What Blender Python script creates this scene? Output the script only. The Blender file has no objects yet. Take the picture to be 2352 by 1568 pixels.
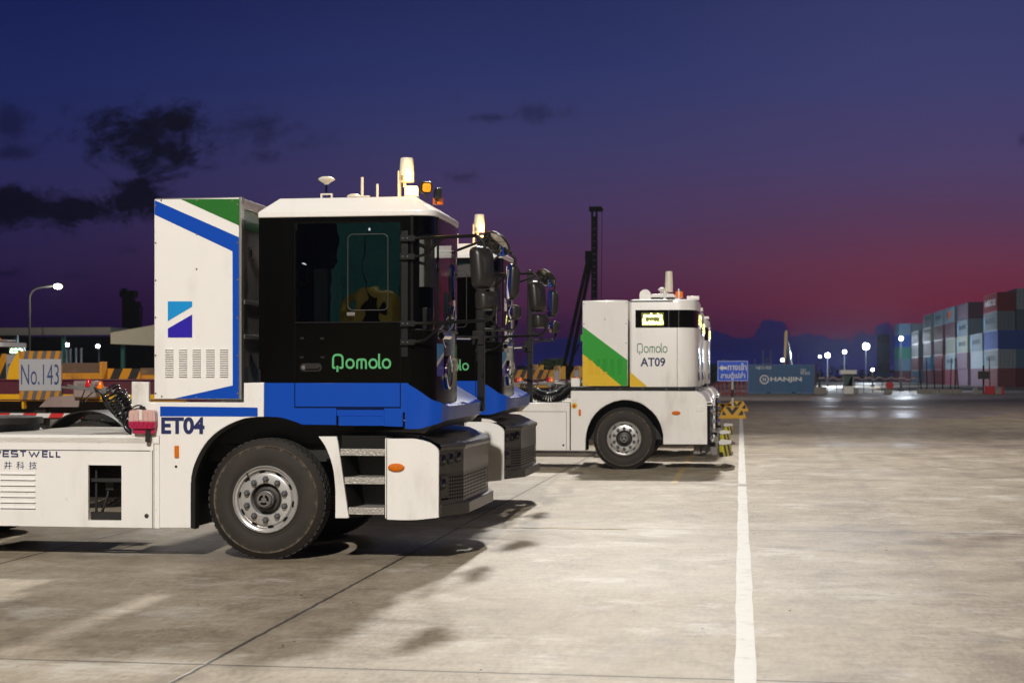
import bpy, bmesh, math, random
from mathutils import Vector, Matrix
from mathutils.geometry import tessellate_polygon

random.seed(7)
rad = math.radians
SC = bpy.context.scene
COL = SC.collection

# ---------------------------------------------------------------- camera
YAW = rad(8.24)          # the camera looks a little to the left of the rows' depth direction
FPX = 3620.0             # focal length in survey units (picture 2352 units wide)
EYE = 1.65
HOR = 861.0
cam_d = bpy.data.cameras.new("camera")
cam = bpy.data.objects.new("camera", cam_d)
COL.objects.link(cam)
cam.location = (0, 0, EYE)
cam.rotation_euler = (rad(90), 0, YAW)
cam_d.sensor_width = 36.0
cam_d.lens = FPX / 2352 * 36
cam_d.shift_y = (HOR - 784) / 2352
cam_d.clip_start = 0.1
cam_d.clip_end = 9000
cam_d.dof.use_dof = True
cam_d.dof.focus_distance = 14.3
cam_d.dof.aperture_fstop = 3.8
SC.camera = cam


def at(px, py, Y):
    """survey: world X and Z of a sighted point whose distance along the rows (Y) is known"""
    a = math.atan((px - 1176) / FPX) - YAW
    X = Y * math.tan(a)
    zc = -X * math.sin(YAW) + Y * math.cos(YAW)
    return X, EYE - (py - HOR) / FPX * zc


# ---------------------------------------------------------------- render settings
SC.view_settings.view_transform = 'Standard'
SC.view_settings.look = 'None'
SC.view_settings.exposure = 0.0
SC.view_settings.gamma = 1.0
SC.cycles.use_denoising = True
try:
    SC.cycles.denoiser = 'OPENIMAGEDENOISE'
except Exception:
    pass
SC.cycles.max_bounces = 8
SC.cycles.transparent_max_bounces = 12
SC.cycles.sample_clamp_indirect = 6.0
SC.cycles.caustics_reflective = False
SC.cycles.caustics_refractive = False


def lin(r, g, b):
    f = lambda c: (c / 255 / 12.92) if c / 255 <= 0.04045 else ((c / 255 + 0.055) / 1.055) ** 2.4
    return (f(r), f(g), f(b), 1.0)


# ---------------------------------------------------------------- dusk sky (world)
class NT:
    """small helper for building node trees"""
    def __init__(s, tree):
        s.t = tree; s.n = tree.nodes; s.l = tree.links

    def node(s, typ, **kw):
        n = s.n.new(typ)
        for k, v in kw.items():
            setattr(n, k, v)
        return n

    def put(s, sock, v):
        if hasattr(v, 'is_output'):
            s.l.new(v, sock)
        else:
            sock.default_value = v

    def m(s, op, a, b=0.0, c=0.0, clamp=False):
        n = s.node('ShaderNodeMath', operation=op)
        n.use_clamp = clamp
        for i, v in enumerate((a, b, c)):
            s.put(n.inputs[i], v)
        return n.outputs[0]

    def vm(s, op, a, b=(0, 0, 0)):
        n = s.node('ShaderNodeVectorMath', operation=op)
        s.put(n.inputs[0], a); s.put(n.inputs[1], b)
        return n.outputs['Value'] if op in ('DOT_PRODUCT', 'LENGTH', 'DISTANCE') else n.outputs[0]

    def mix(s, f, a, b, blend='MIX'):
        n = s.node('ShaderNodeMix', data_type='RGBA', blend_type=blend)
        s.put(n.inputs[0], f); s.put(n.inputs[6], a); s.put(n.inputs[7], b)
        return n.outputs[2]

    def ramp(s, f, stops, interp='LINEAR'):
        n = s.node('ShaderNodeValToRGB')
        cr = n.color_ramp; cr.interpolation = interp
        while len(cr.elements) < len(stops):
            cr.elements.new(0.5)
        for e, (p, c) in zip(cr.elements, stops):
            e.position = p
            e.color = c if len(c) == 4 else (*c, 1)
        s.put(n.inputs[0], f)
        return n.outputs[0]

    def step(s, v, a, b):
        n = s.node('ShaderNodeMapRange', interpolation_type='SMOOTHSTEP')
        s.put(n.inputs[0], v); s.put(n.inputs[1], a); s.put(n.inputs[2], b)
        return n.outputs[0]

    def noise(s, vec, scale, detail=3.0, rough=0.5, dist=0.0):
        n = s.node('ShaderNodeTexNoise')
        s.put(n.inputs['Vector'], vec)
        n.inputs['Scale'].default_value = scale
        n.inputs['Detail'].default_value = detail
        n.inputs['Roughness'].default_value = rough
        n.inputs['Distortion'].default_value = dist
        return n.outputs['Fac']

    def mapping(s, vec, scale=(1, 1, 1), loc=(0, 0, 0)):
        n = s.node('ShaderNodeMapping')
        s.put(n.inputs['Vector'], vec)
        n.inputs['Scale'].default_value = scale
        n.inputs['Location'].default_value = loc
        return n.outputs[0]


world = bpy.data.worlds.new("World")
SC.world = world
world.use_nodes = True
w = NT(world.node_tree)
w.n.clear()
wo = w.node('ShaderNodeOutputWorld')
tc = w.node('ShaderNodeTexCoord')
d = w.vm('NORMALIZE', tc.outputs['Generated'])
FWD = (-math.sin(YAW), math.cos(YAW), 0)
RGT = (math.cos(YAW), math.sin(YAW), 0)
fz = w.m('MAXIMUM', w.vm('DOT_PRODUCT', d, FWD), 0.05)
ux = w.m('DIVIDE', w.vm('DOT_PRODUCT', d, RGT), fz)
vz = w.m('DIVIDE', w.vm('DOT_PRODUCT', d, (0, 0, 1)), fz)


def el(y):   # ramp position of a survey height
    return max(0.0, min(1.0, (HOR - y) / FPX * 4.0))


SKY_L = [(el(861), lin(24, 8, 48)), (el(745), lin(25, 9, 50)), (el(680), lin(31, 13, 56)), (el(590), lin(38, 26, 66)),
         (el(430), lin(40, 38, 84)), (el(200), lin(25, 36, 90)), (el(0), lin(15, 27, 82))]
SKY_C = [(el(861), lin(32, 15, 58)), (el(750), lin(50, 20, 58)), (el(690), lin(70, 31, 64)), (el(600), lin(76, 44, 76)),
         (el(480), lin(68, 52, 92)), (el(330), lin(54, 54, 100)), (el(150), lin(36, 46, 100)), (el(0), lin(25, 35, 88))]
SKY_R = [(el(861), lin(58, 22, 74)), (el(760), lin(86, 25, 58)), (el(690), lin(104, 33, 56)), (el(610), lin(102, 46, 70)),
         (el(500), lin(86, 54, 86)), (el(380), lin(74, 60, 102)), (el(200), lin(60, 60, 108)), (el(0), lin(50, 55, 104))]
elv = w.m('MULTIPLY', vz, 4.0, clamp=True)
wob = w.m('MULTIPLY', w.m('SUBTRACT', w.noise(w.mapping(d, (6, 6, 60)), 1.0, 4.0), 0.5), 0.05)
elv2 = w.m('ADD', elv, wob)
cl, cc, cr_ = (w.ramp(elv2, s) for s in (SKY_L, SKY_C, SKY_R))
f1 = w.step(ux, -0.33, 0.02)
f2 = w.step(ux, 0.0, 0.30)
sky = w.mix(f2, w.mix(f1, cl, cc), cr_)
# dark cloud banks low on the horizon and a few torn clouds higher up
cvec = w.node('ShaderNodeCombineXYZ')
w.put(cvec.inputs[0], ux); w.put(cvec.inputs[1], w.m('MULTIPLY', vz, 1.35))
nz = w.noise(cvec.outputs[0], 20.0, 12.0, 0.70, 0.5)
nz2 = w.noise(cvec.outputs[0], 62.0, 8.0, 0.65, 0.2)
nzf = w.m('ADD', w.m('MULTIPLY', w.m('SUBTRACT', nz, 0.5), 5.2), w.m('MULTIPLY', w.m('SUBTRACT', nz2, 0.5), 2.4))


def cloud_layer(lst, k0, lo, hi):
    tot = None
    for px, py, a, b, k in lst:
        du = w.m('DIVIDE', w.m('SUBTRACT', ux, (px - 1176) / FPX), a / FPX)
        dv = w.m('DIVIDE', w.m('SUBTRACT', vz, (HOR - py) / FPX), b / FPX)
        e = w.m('SQRT', w.m('ADD', w.m('MULTIPLY', du, du), w.m('MULTIPLY', dv, dv)))
        q = w.m('MULTIPLY_ADD', e, -1.25, k0 + k)
        tot = q if tot is None else w.m('MAXIMUM', tot, q)
    return w.step(w.m('ADD', tot, nzf), lo, hi)


deep = cloud_layer([(330, 318, 130, 66, 1.0), (395, 285, 110, 46, .8), (0, 480, 230, 42, 1.2), (170, 482, 140, 40, 1.1), (285, 466, 85, 46, 1.0)], .75, .0, 1.3)
thin = cloud_layer([(560, 300, 170, 52, .8), (615, 360, 60, 24, .7), (230, 268, 100, 40, .6), (15, 288, 50, 44, .9), (40, 350, 60, 22, .9), (1255, 262, 60, 28, .8), (1135, 270, 80, 16, .5), (1065, 402, 50, 24, .6),
                    (280, 576, 60, 18, .5), (15, 628, 50, 14, .7), (165, 634, 60, 12, .5), (2348, 322, 20, 24, .6), (700, 335, 110, 30, .3), (430, 380, 120, 14, .3), (1045, 230, 60, 20, .2)], .70, .0, 1.7)
sky = w.mix(w.m('MULTIPLY', thin, 0.62), sky, lin(10, 9, 40))
sky = w.mix(w.m('MULTIPLY', deep, 0.97), sky, lin(3, 3, 24))
# cumulus bank: height of its top edge along the horizon
top = None
for px, py, a in [(1300, 775, 110), (1640, 760, 60), (1775, 738, 58), (1700, 775, 120), (1860, 770, 90), (1930, 776, 70), (2030, 742, 34), (2000, 765, 70), (2130, 770, 120), (1480, 790, 160)]:
    du = w.m('DIVIDE', w.m('SUBTRACT', ux, (px - 1176) / FPX), a / FPX)
    q = w.m('MULTIPLY', (HOR - py) / FPX, w.m('SUBTRACT', 1.0, w.m('MULTIPLY', w.m('MULTIPLY', du, du), w.m('MULTIPLY', du, du))))
    top = q if top is None else w.m('MAXIMUM', top, q)
nb = w.noise(cvec.outputs[0], 95.0, 6.0, 0.6)
top = w.m('ADD', top, w.m('MULTIPLY', w.m('SUBTRACT', nb, 0.5), 0.013))
bank = w.step(w.m('SUBTRACT', top, vz), -0.0006, 0.0012)
bankcol = w.ramp(w.m('MULTIPLY', vz, 26.0, clamp=True), [(0, lin(24, 27, 88)), (0.45, lin(18, 20, 70)), (1, lin(27, 24, 74))])
sky = w.mix(w.m('MULTIPLY', bank, 0.97), sky, bankcol)
sep = w.node('ShaderNodeSeparateXYZ'); w.l.new(d, sep.inputs[0])
dim = w.m('MULTIPLY', w.m('MULTIPLY_ADD', w.step(sep.outputs[2], .21, .55), -.95, 1.0), w.m('MULTIPLY_ADD', w.step(w.vm('DOT_PRODUCT', d, FWD), .45, -.35), -.86, 1.0))
sky = w.mix(1.0, sky, w.ramp(dim, [(0, (0, 0, 0)), (1, (1, 1, 1))]), 'MULTIPLY')
nis = w.node('ShaderNodeTexSky', sky_type='NISHITA')
nis.sun_disc = False
nis.sun_elevation = rad(-4.0)
nis.sun_rotation = rad(25)
bg = w.node('ShaderNodeBackground')
w.l.new(sky, bg.inputs[0]); bg.inputs[1].default_value = 0.95
bg2 = w.node('ShaderNodeBackground')
w.l.new(nis.outputs[0], bg2.inputs[0]); bg2.inputs[1].default_value = 0.004
add = w.node('ShaderNodeAddShader')
w.l.new(bg.outputs[0], add.inputs[0]); w.l.new(bg2.outputs[0], add.inputs[1])
w.l.new(add.outputs[0], wo.inputs[0])


# ---------------------------------------------------------------- yard floodlights on masts outside the picture, and added fill lights
def flood(name, loc, aim, watts, col, cone, blend, size):
    L = bpy.data.lights.new(name, 'SPOT')
    L.energy = watts; L.color = col; L.spot_size = rad(cone); L.spot_blend = blend
    L.shadow_soft_size = size
    o = bpy.data.objects.new(name, L)
    COL.objects.link(o)
    o.location = loc
    o.rotation_euler = (Vector(aim) - Vector(loc)).to_track_quat('-Z', 'Y').to_euler()
    return o


flood("floodlight_front", (-1, -27, 29), (-3.0, 27, 1), 98000, (1, .955, .89), 92, 0.75, 0.28)
flood("floodlight_back", (-4.5, 55, 31), (-2, 8, 0), 78000, (1, .95, .875), 84, 1.0, 1.0)
flood("floodlight_side", (62, 6, 26), (-3, 17, 1), 7000, (1, .92, .82), 50, 0.9, 0.6)
flood("floodlight_lane", (-4, 84, 27), (2, 136, 0), 30000, (1, .93, .86), 66, 0.9, 0.6)  # added fill that brightens the lone blue container
flood("floodlight_mid", (26, 56, 27), (7, 62, 0), 19000, (1, .90, .79), 135, 1.0, 0.6)  # fill light put in to lift the dim ground beyond the tractors
flood("floodlight_stack", (8, 262, 8), (37, 266, 4), 17000, (.62, .80, 1), 150, 0.9, 0.6)  # unseen fill, added to brighten the yard side of the stacks


# ---------------------------------------------------------------- materials
def mat(name, col, rough=0.5, metal=0.0, coat=0.0, dirt=0.0, dirtcol=(.09, .07, .05), dscale=3.0, stretch=(1, 1, .25), bump=0.0, bscale=30.0,
        emit=None, estr=0.0, rvar=0.0, spec=None):
    m = bpy.data.materials.new(name)
    m.use_nodes = True
    t = NT(m.node_tree)
    p = t.n['Principled BSDF']
    c = (*col, 1) if len(col) == 3 else col
    p.inputs['Roughness'].default_value = rough
    p.inputs['Metallic'].default_value = metal
    p.inputs['Coat Weight'].default_value = coat
    p.inputs['Coat Roughness'].default_value = 0.08
    if spec is not None:
        p.inputs['Specular IOR Level'].default_value = spec
    obj = t.node('ShaderNodeTexCoord').outputs['Object']
    if dirt > 0:
        n1 = t.noise(t.mapping(obj, tuple(dscale * s for s in stretch)), 1.0, 6.0, 0.65)
        n2 = t.noise(obj, dscale * 9, 4.0, 0.7)
        n3 = t.noise(obj, dscale * .35, 2.0, 0.5)
        f = t.m('MULTIPLY', t.step(n1, 0.47, 0.72), t.step(n3, .35, .65))
        f = t.m('ADD', f, t.m('MULTIPLY', t.step(n2, 0.60, 0.75), 0.6))
        f = t.m('MULTIPLY', f, dirt, clamp=True)
        t.l.new(t.mix(f, c, (*dirtcol, 1)), p.inputs['Base Color'])
        if rvar:
            t.l.new(t.m('MULTIPLY_ADD', n1, rvar, rough - rvar * .5, clamp=True), p.inputs['Roughness'])
    else:
        p.inputs['Base Color'].default_value = c
    if bump > 0:
        b = t.node('ShaderNodeBump')
        b.inputs['Strength'].default_value = bump
        b.inputs['Distance'].default_value = 0.01
        t.l.new(t.noise(obj, bscale, 4.0, 0.6), b.inputs['Height'])
        t.l.new(b.outputs[0], p.inputs['Normal'])
    if emit is not None:
        p.inputs['Emission Color'].default_value = (*emit, 1)
        p.inputs['Emission Strength'].default_value = estr
    return m


M = {}
M['white'] = mat('white_paint', (.85, .82, .775), .42, coat=.25, dirt=.50, dirtcol=(.27, .21, .145), dscale=2.2, rvar=.25)
M['white_clean'] = mat('white_roof_paint', (.85, .82, .78), .35, coat=.3, dirt=.22, dirtcol=(.38, .31, .23), dscale=2.6)
M['blue'] = mat('blue_paint', (.0, .060, .42), .36, coat=.12, dirt=.06, dirtcol=(.03, .07, .2), dscale=2.4, spec=.3)
M['lightblue'] = mat('light_blue_vinyl', (.0, .26, .62), .4)
M['indigo'] = mat('indigo_vinyl', (.018, .005, .36), .4)
M['navy'] = mat('navy_vinyl', (.012, .018, .10), .45)
M['green'] = mat('green_paint', (.004, .135, .004), .42, coat=.2, dirt=.12, dirtcol=(.08, .1, .03))
M['brightgreen'] = mat('bright_green_paint', (.004, .30, .006), .42, coat=.2, dirt=.08, dirtcol=(.05, .12, .02))
M['yellow'] = mat('yellow_paint', (.74, .46, .0), .45, coat=.15, dirt=.15, dirtcol=(.3, .17, .03))
M['yellow_worn'] = mat('worn_yellow_paint', (.62, .25, .006), .6, dirt=1.8, dirtcol=(.10, .05, .025), dscale=2.5, stretch=(1, 1, 1), bump=.3)
M['guide_yellow'] = mat('yellow_guide_paint', (.70, .36, .0), .5, dirt=.25, dirtcol=(.2, .1, .03))
M['mint'] = mat('green_lettering', (.09, .40, .15), .45)
M['deepgreen'] = mat('dark_green_lettering', (.03, .17, .07), .45)
M['black'] = mat('black_gloss_paint', (.0022, .0020, .0018), .16, coat=.0, spec=.2, dirt=.3, dirtcol=(.008, .007, .006), dscale=3, rvar=.15)
M['black_flat'] = mat('black_powder_coat', (.006, .0055, .005), .42, dirt=.3, dirtcol=(.014, .012, .010), dscale=5, bump=.1, spec=.3)
M['charcoal'] = mat('charcoal_bumper_paint', (.021, .0185, .016), .38, coat=.2, dirt=.3, dirtcol=(.1, .085, .065), dscale=3)
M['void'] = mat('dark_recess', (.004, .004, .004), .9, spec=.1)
M['under'] = mat('greasy_chassis_black', (.010, .009, .008), .6, dirt=.5, dirtcol=(.03, .024, .018), dscale=6, bump=.3)
M['tyre_side'] = None
M['rim'] = mat('silver_wheel_paint', (.56, .54, .52), .32, metal=.5, dirt=.35, dirtcol=(.2, .15, .1), dscale=6)
M['hub'] = mat('dark_hub_iron', (.05, .045, .042), .5, metal=.3, dirt=.5, dirtcol=(.12, .09, .07), dscale=9)
M['hub_cap'] = mat('grey_hub_cap', (.19, .175, .165), .45, metal=.4)
M['nut'] = mat('grey_lug_nut', (.10, .098, .105), .5, metal=.2)
M['steel'] = mat('brushed_stainless', (.40, .38, .35), .33, metal=.55, dirt=.35, dirtcol=(.13, .11, .09), dscale=3, rvar=.25)
M['checker'] = mat('checker_plate', (.46, .43, .39), .42, metal=.55, dirt=.4, dirtcol=(.12, .09, .06), dscale=5, bump=.8, bscale=55)
M['deck'] = mat('scuffed_deck_plate', (.46, .43, .38), .5, metal=.2, dirt=.7, dirtcol=(.10, .08, .06), dscale=4, bump=.6, bscale=60, stretch=(.3, 1, 1))
M['chrome'] = mat('chrome', (.75, .74, .72), .08, metal=1.0)
M['mirror'] = mat('mirror_glass', (.85, .85, .86), .015, metal=1.0)
M['plastic'] = mat('black_mirror_plastic', (.018, .016, .015), .36, dirt=.3, dirtcol=(.035, .03, .026), dscale=7, bump=.06, bscale=120)
M['orange_lens'] = mat('orange_lens', (.66, .15, .0), .3, coat=.1, bump=.6, bscale=140, spec=.25)
M['red_lens'] = mat('red_plastic', (.55, .01, .012), .25, coat=.4)
M['orange_plastic'] = mat('orange_plastic', (.9, .20, .01), .3, coat=.3)
M['cream'] = mat('cream_plastic', (.74, .68, .56), .4, dirt=.15, dirtcol=(.4, .33, .22))
M['rubber'] = mat('black_hose_rubber', (.012, .0115, .011), .22, coat=.3)
M['sticker'] = mat('white_sticker', (.75, .72, .66), .5)
M['maroon'] = mat('maroon_trailer_paint', (.085, .006, .020), .5, dirt=.5, dirtcol=(.06, .035, .03), dscale=2)
M['pinkgrey'] = mat('worn_grey_flap', (.30, .22, .20), .6, dirt=.5, dirtcol=(.12, .08, .06))
M['plate'] = mat('reflective_number_plate', (.40, .40, .42), .45, dirt=.4, dirtcol=(.22, .2, .19), dscale=3)
M['plate_blue'] = mat('number_blue', (.035, .05, .16), .5)
M['hazblack'] = mat('black_stripe_paint', (.020, .018, .016), .5)
M['beacon'] = mat('lit_amber_beacon', (.9, .5, .1), .3, emit=(1, .58, .18), estr=7)
M['lamp_amber'] = mat('lit_amber_lamp', (.5, .25, .02), .25, emit=(1, .42, .03), estr=.10)
M['block_yellow'] = mat('yellow_block_paint', (.85, .47, .02), .5, dirt=.3, dirtcol=(.25, .14, .04))
M['led'] = mat('lit_led_sign', (.9, .9, .6), .4, emit=(1, .95, .30), estr=5)
M['led_green'] = mat('green_led_sign', (.5, .9, .6), .4, emit=(.45, 1, .5), estr=7)
M['led_bg'] = mat('dim_led_board', (.02, .02, .01), .4, emit=(.45, .47, .06), estr=.32)
M['flood'] = mat('lit_floodlight', (.9, .95, 1), .4, emit=(.85, .93, 1), estr=30)
M['glint'] = mat('small_lit_lamp', (.9, .95, 1), .4, emit=(.85, .93, 1), estr=7)
M['stacker'] = mat('olive_yellow_machine_paint', (.50, .40, .05), .5, dirt=.4)
M['flood_warm'] = mat('lit_warm_street_lamp', (1, .95, .8), .4, emit=(1, .93, .72), estr=25)
M['dark_metal'] = mat('dark_silhouette_steel', (.004, .0038, .004), .7, spec=.1)
M['galv'] = mat('galvanised_pole', (.20, .20, .21), .5, metal=.4)
M['concrete_block'] = mat('grey_concrete_block', (.30, .27, .24), .8, dirt=.5, dirtcol=(.14, .12, .1), dscale=1.5, bump=.4)
M['sign_blue'] = mat('blue_road_sign', (.0, .10, .85), .45)
M['sign_white'] = mat('white_sign_lettering', (.86, .86, .86), .5)
M['red_plastic'] = mat('red_plastic_barrier', (.50, .012, .016), .45, dirt=.3, dirtcol=(.2, .02, .02))
M['red_fence'] = mat('red_fence_paint', (.25, .015, .012), .55)
M['crane_yellow'] = mat('dull_yellow_boom', (.35, .20, .05), .5)
M['shed_roof'] = mat('grey_sheet_roof', (.20, .19, .19), .5, dirt=.3, dirtcol=(.1, .1, .1), dscale=.5)
M['shed_white'] = mat('white_corrugated_sheet', (.78, .74, .66), .5)
M['rust'] = mat('rust_brown_steel', (.13, .075, .045), .75, dirt=1.2, dirtcol=(.30, .16, .06), dscale=2.5, stretch=(1, 1, 1))
M['teal'] = mat('teal_steel_post', (.02, .14, .12), .5)
M['leaf'] = mat('dark_foliage', (.035, .055, .020), .7)
M['bark'] = mat('bark', (.05, .04, .03), .9)
M['seat'] = mat('grey_seat_fabric', (.05, .055, .06), .8)
M['shade'] = mat('grey_sun_blind', (.22, .21, .20), .7)
M['debris'] = mat('leaf_litter', (.05, .03, .02), .8)


def hazard(name, ca, cb, width, kx=1.0, ky=0.0, kz=-1.0):
    m = mat(name, ca, .5)
    t = NT(m.node_tree)
    p = t.n['Principled BSDF']
    o = t.node('ShaderNodeTexCoord').outputs['Object']
    s = t.vm('DOT_PRODUCT', o, (kx / width, ky / width, kz / width))
    f = t.m('GREATER_THAN', t.m('FRACT', s), .5)
    n = t.noise(o, 7.0, 5.0, .6)
    col = t.mix(f, (*ca, 1), (*cb, 1))
    col = t.mix(t.m('MULTIPLY', t.step(n, .5, .8), .35), col, (.1, .08, .06, 1))
    t.l.new(col, p.inputs['Base Color'])
    return m


M['haz_steep'] = hazard('yellow_black_hazard_stripes', (.62, .25, .0), (.018, .016, .014), .36, 1, 0, -.45)
M['haz_plate'] = hazard('faded_orange_grey_stripes', (.50, .20, .01), (.11, .10, .10), .145, 1, 0, -.25)
M['haz_bumper'] = hazard('bumper_hazard_stripes', (.62, .55, .02), (.03, .03, .028), .26, 1, 1, .8)
M['redwhite'] = hazard('red_white_reflective_tape', (.62, .02, .02), (.75, .73, .7), .45, 1, 0, -.6)


def glass(name, tint, refl=1.0, rough=0.0, ior=1.6):
    m = bpy.data.materials.new(name)
    m.use_nodes = True
    t = NT(m.node_tree)
    t.n.clear()
    out = t.node('ShaderNodeOutputMaterial')
    tr = t.node('ShaderNodeBsdfTransparent'); tr.inputs[0].default_value = (*tint, 1)
    gl = t.node('ShaderNodeBsdfGlossy'); gl.inputs['Roughness'].default_value = rough
    gl.inputs['Color'].default_value = (refl, refl, refl, 1)
    bp = t.node('ShaderNodeBump'); bp.inputs['Strength'].default_value = .05; bp.inputs['Distance'].default_value = .05
    t.l.new(t.noise(t.node('ShaderNodeTexCoord').outputs['Object'], 2.2, 2.0, .5), bp.inputs['Height'])
    t.l.new(bp.outputs[0], gl.inputs['Normal'])
    fr = t.node('ShaderNodeFresnel'); fr.inputs[0].default_value = ior
    mx = t.node('ShaderNodeMixShader')
    t.l.new(fr.outputs[0], mx.inputs[0]); t.l.new(tr.outputs[0], mx.inputs[1]); t.l.new(gl.outputs[0], mx.inputs[2])
    t.l.new(mx.outputs[0], out.inputs[0])
    return m


M['glass'] = glass('tinted_windscreen', (.80, .83, .81))
M['glass_dark'] = glass('dark_privacy_glass', (.20, .23, .22), 1.0, 0.0, 1.9)
M['glass_lamp'] = glass('lamp_lens', (.7, .7, .7))


# tyre side wall: brown dust, scuffs on the shoulder, moulded rings
def tyre_mat():
    m = mat('dusty_tyre_rubber', (.024, .019, .0145), .72)
    t = NT(m.node_tree)
    p = t.n['Principled BSDF']
    o = t.node('ShaderNodeTexCoord').outputs['Object']
    s = t.node('ShaderNodeSeparateXYZ'); t.l.new(o, s.inputs[0])
    r = t.m('SQRT', t.m('ADD', t.m('MULTIPLY', s.outputs[0], s.outputs[0]), t.m('MULTIPLY', s.outputs[2], s.outputs[2])))
    n1 = t.noise(o, 16.0, 6.0, .7); n2 = t.noise(o, 4.0, 4.0, .6)
    col = t.ramp(n2, [(.3, (.017, .0125, .009)), (.7, (.031, .0225, .0155))])
    sh = t.m('MULTIPLY', t.step(r, .435, .472), t.m('SUBTRACT', 1.0, t.step(r, .474, .482)))
    f = t.m('MULTIPLY', sh, t.step(t.m('ADD', n1, t.m('MULTIPLY', t.m('SUBTRACT', r, .45), 4.0)), .55, .68))
    col = t.mix(t.m('MULTIPLY', f, .8), col, (.13, .105, .078, 1))
    ring = t.m('SUBTRACT', 1.0, t.step(t.m('ABSOLUTE', t.m('SUBTRACT', r, .478)), .002, .006))
    col = t.mix(t.m('MULTIPLY', ring, t.m('MULTIPLY', n1, .9)), col, (.15, .11, .07, 1))
    dk = t.m('MULTIPLY', t.step(r, .492, .5), .55)
    col = t.mix(dk, col, (.012, .010, .0085, 1))
    t.l.new(col, p.inputs['Base Color'])
    b = t.node('ShaderNodeBump'); b.inputs['Strength'].default_value = .5; b.inputs['Distance'].default_value = .004
    h = t.m('ADD', t.m('MULTIPLY', t.m('SINE', t.m('MULTIPLY', r, 520.0)), t.m('SUBTRACT', 1.0, t.step(r, .33, .35))), t.m('MULTIPLY', n1, .8))
    t.l.new(h, b.inputs['Height']); t.l.new(b.outputs[0], p.inputs['Normal'])
    return m


M['tyre_side'] = tyre_mat()


# tyre tread
def tread_mat():
    m = mat('tyre_tread_rubber', (.022, .019, .017), .7)
    return m


M['tread'] = tread_mat()


# coolant bottle: translucent, coloured by what it holds
def coolant():
    m = bpy.data.materials.new('pink_coolant_bottle')
    m.use_nodes = True
    t = NT(m.node_tree)
    p = t.n['Principled BSDF']
    o = t.node('ShaderNodeTexCoord').outputs['Object']
    s = t.node('ShaderNodeSeparateXYZ'); t.l.new(o, s.inputs[0])
    f = t.step(t.m('ADD', s.outputs[2], t.m('MULTIPLY', t.noise(o, 20., 3.), .012)), 1.235, 1.25)
    t.l.new(t.mix(f, (.42, .015, .07, 1), (.62, .40, .36, 1)), p.inputs['Base Color'])
    p.inputs['Roughness'].default_value = .3
    p.inputs['Subsurface Weight'].default_value = .2
    p.inputs['Subsurface Radius'].default_value = (.03, .01, .01)
    return m


M['coolant'] = coolant()


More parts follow.
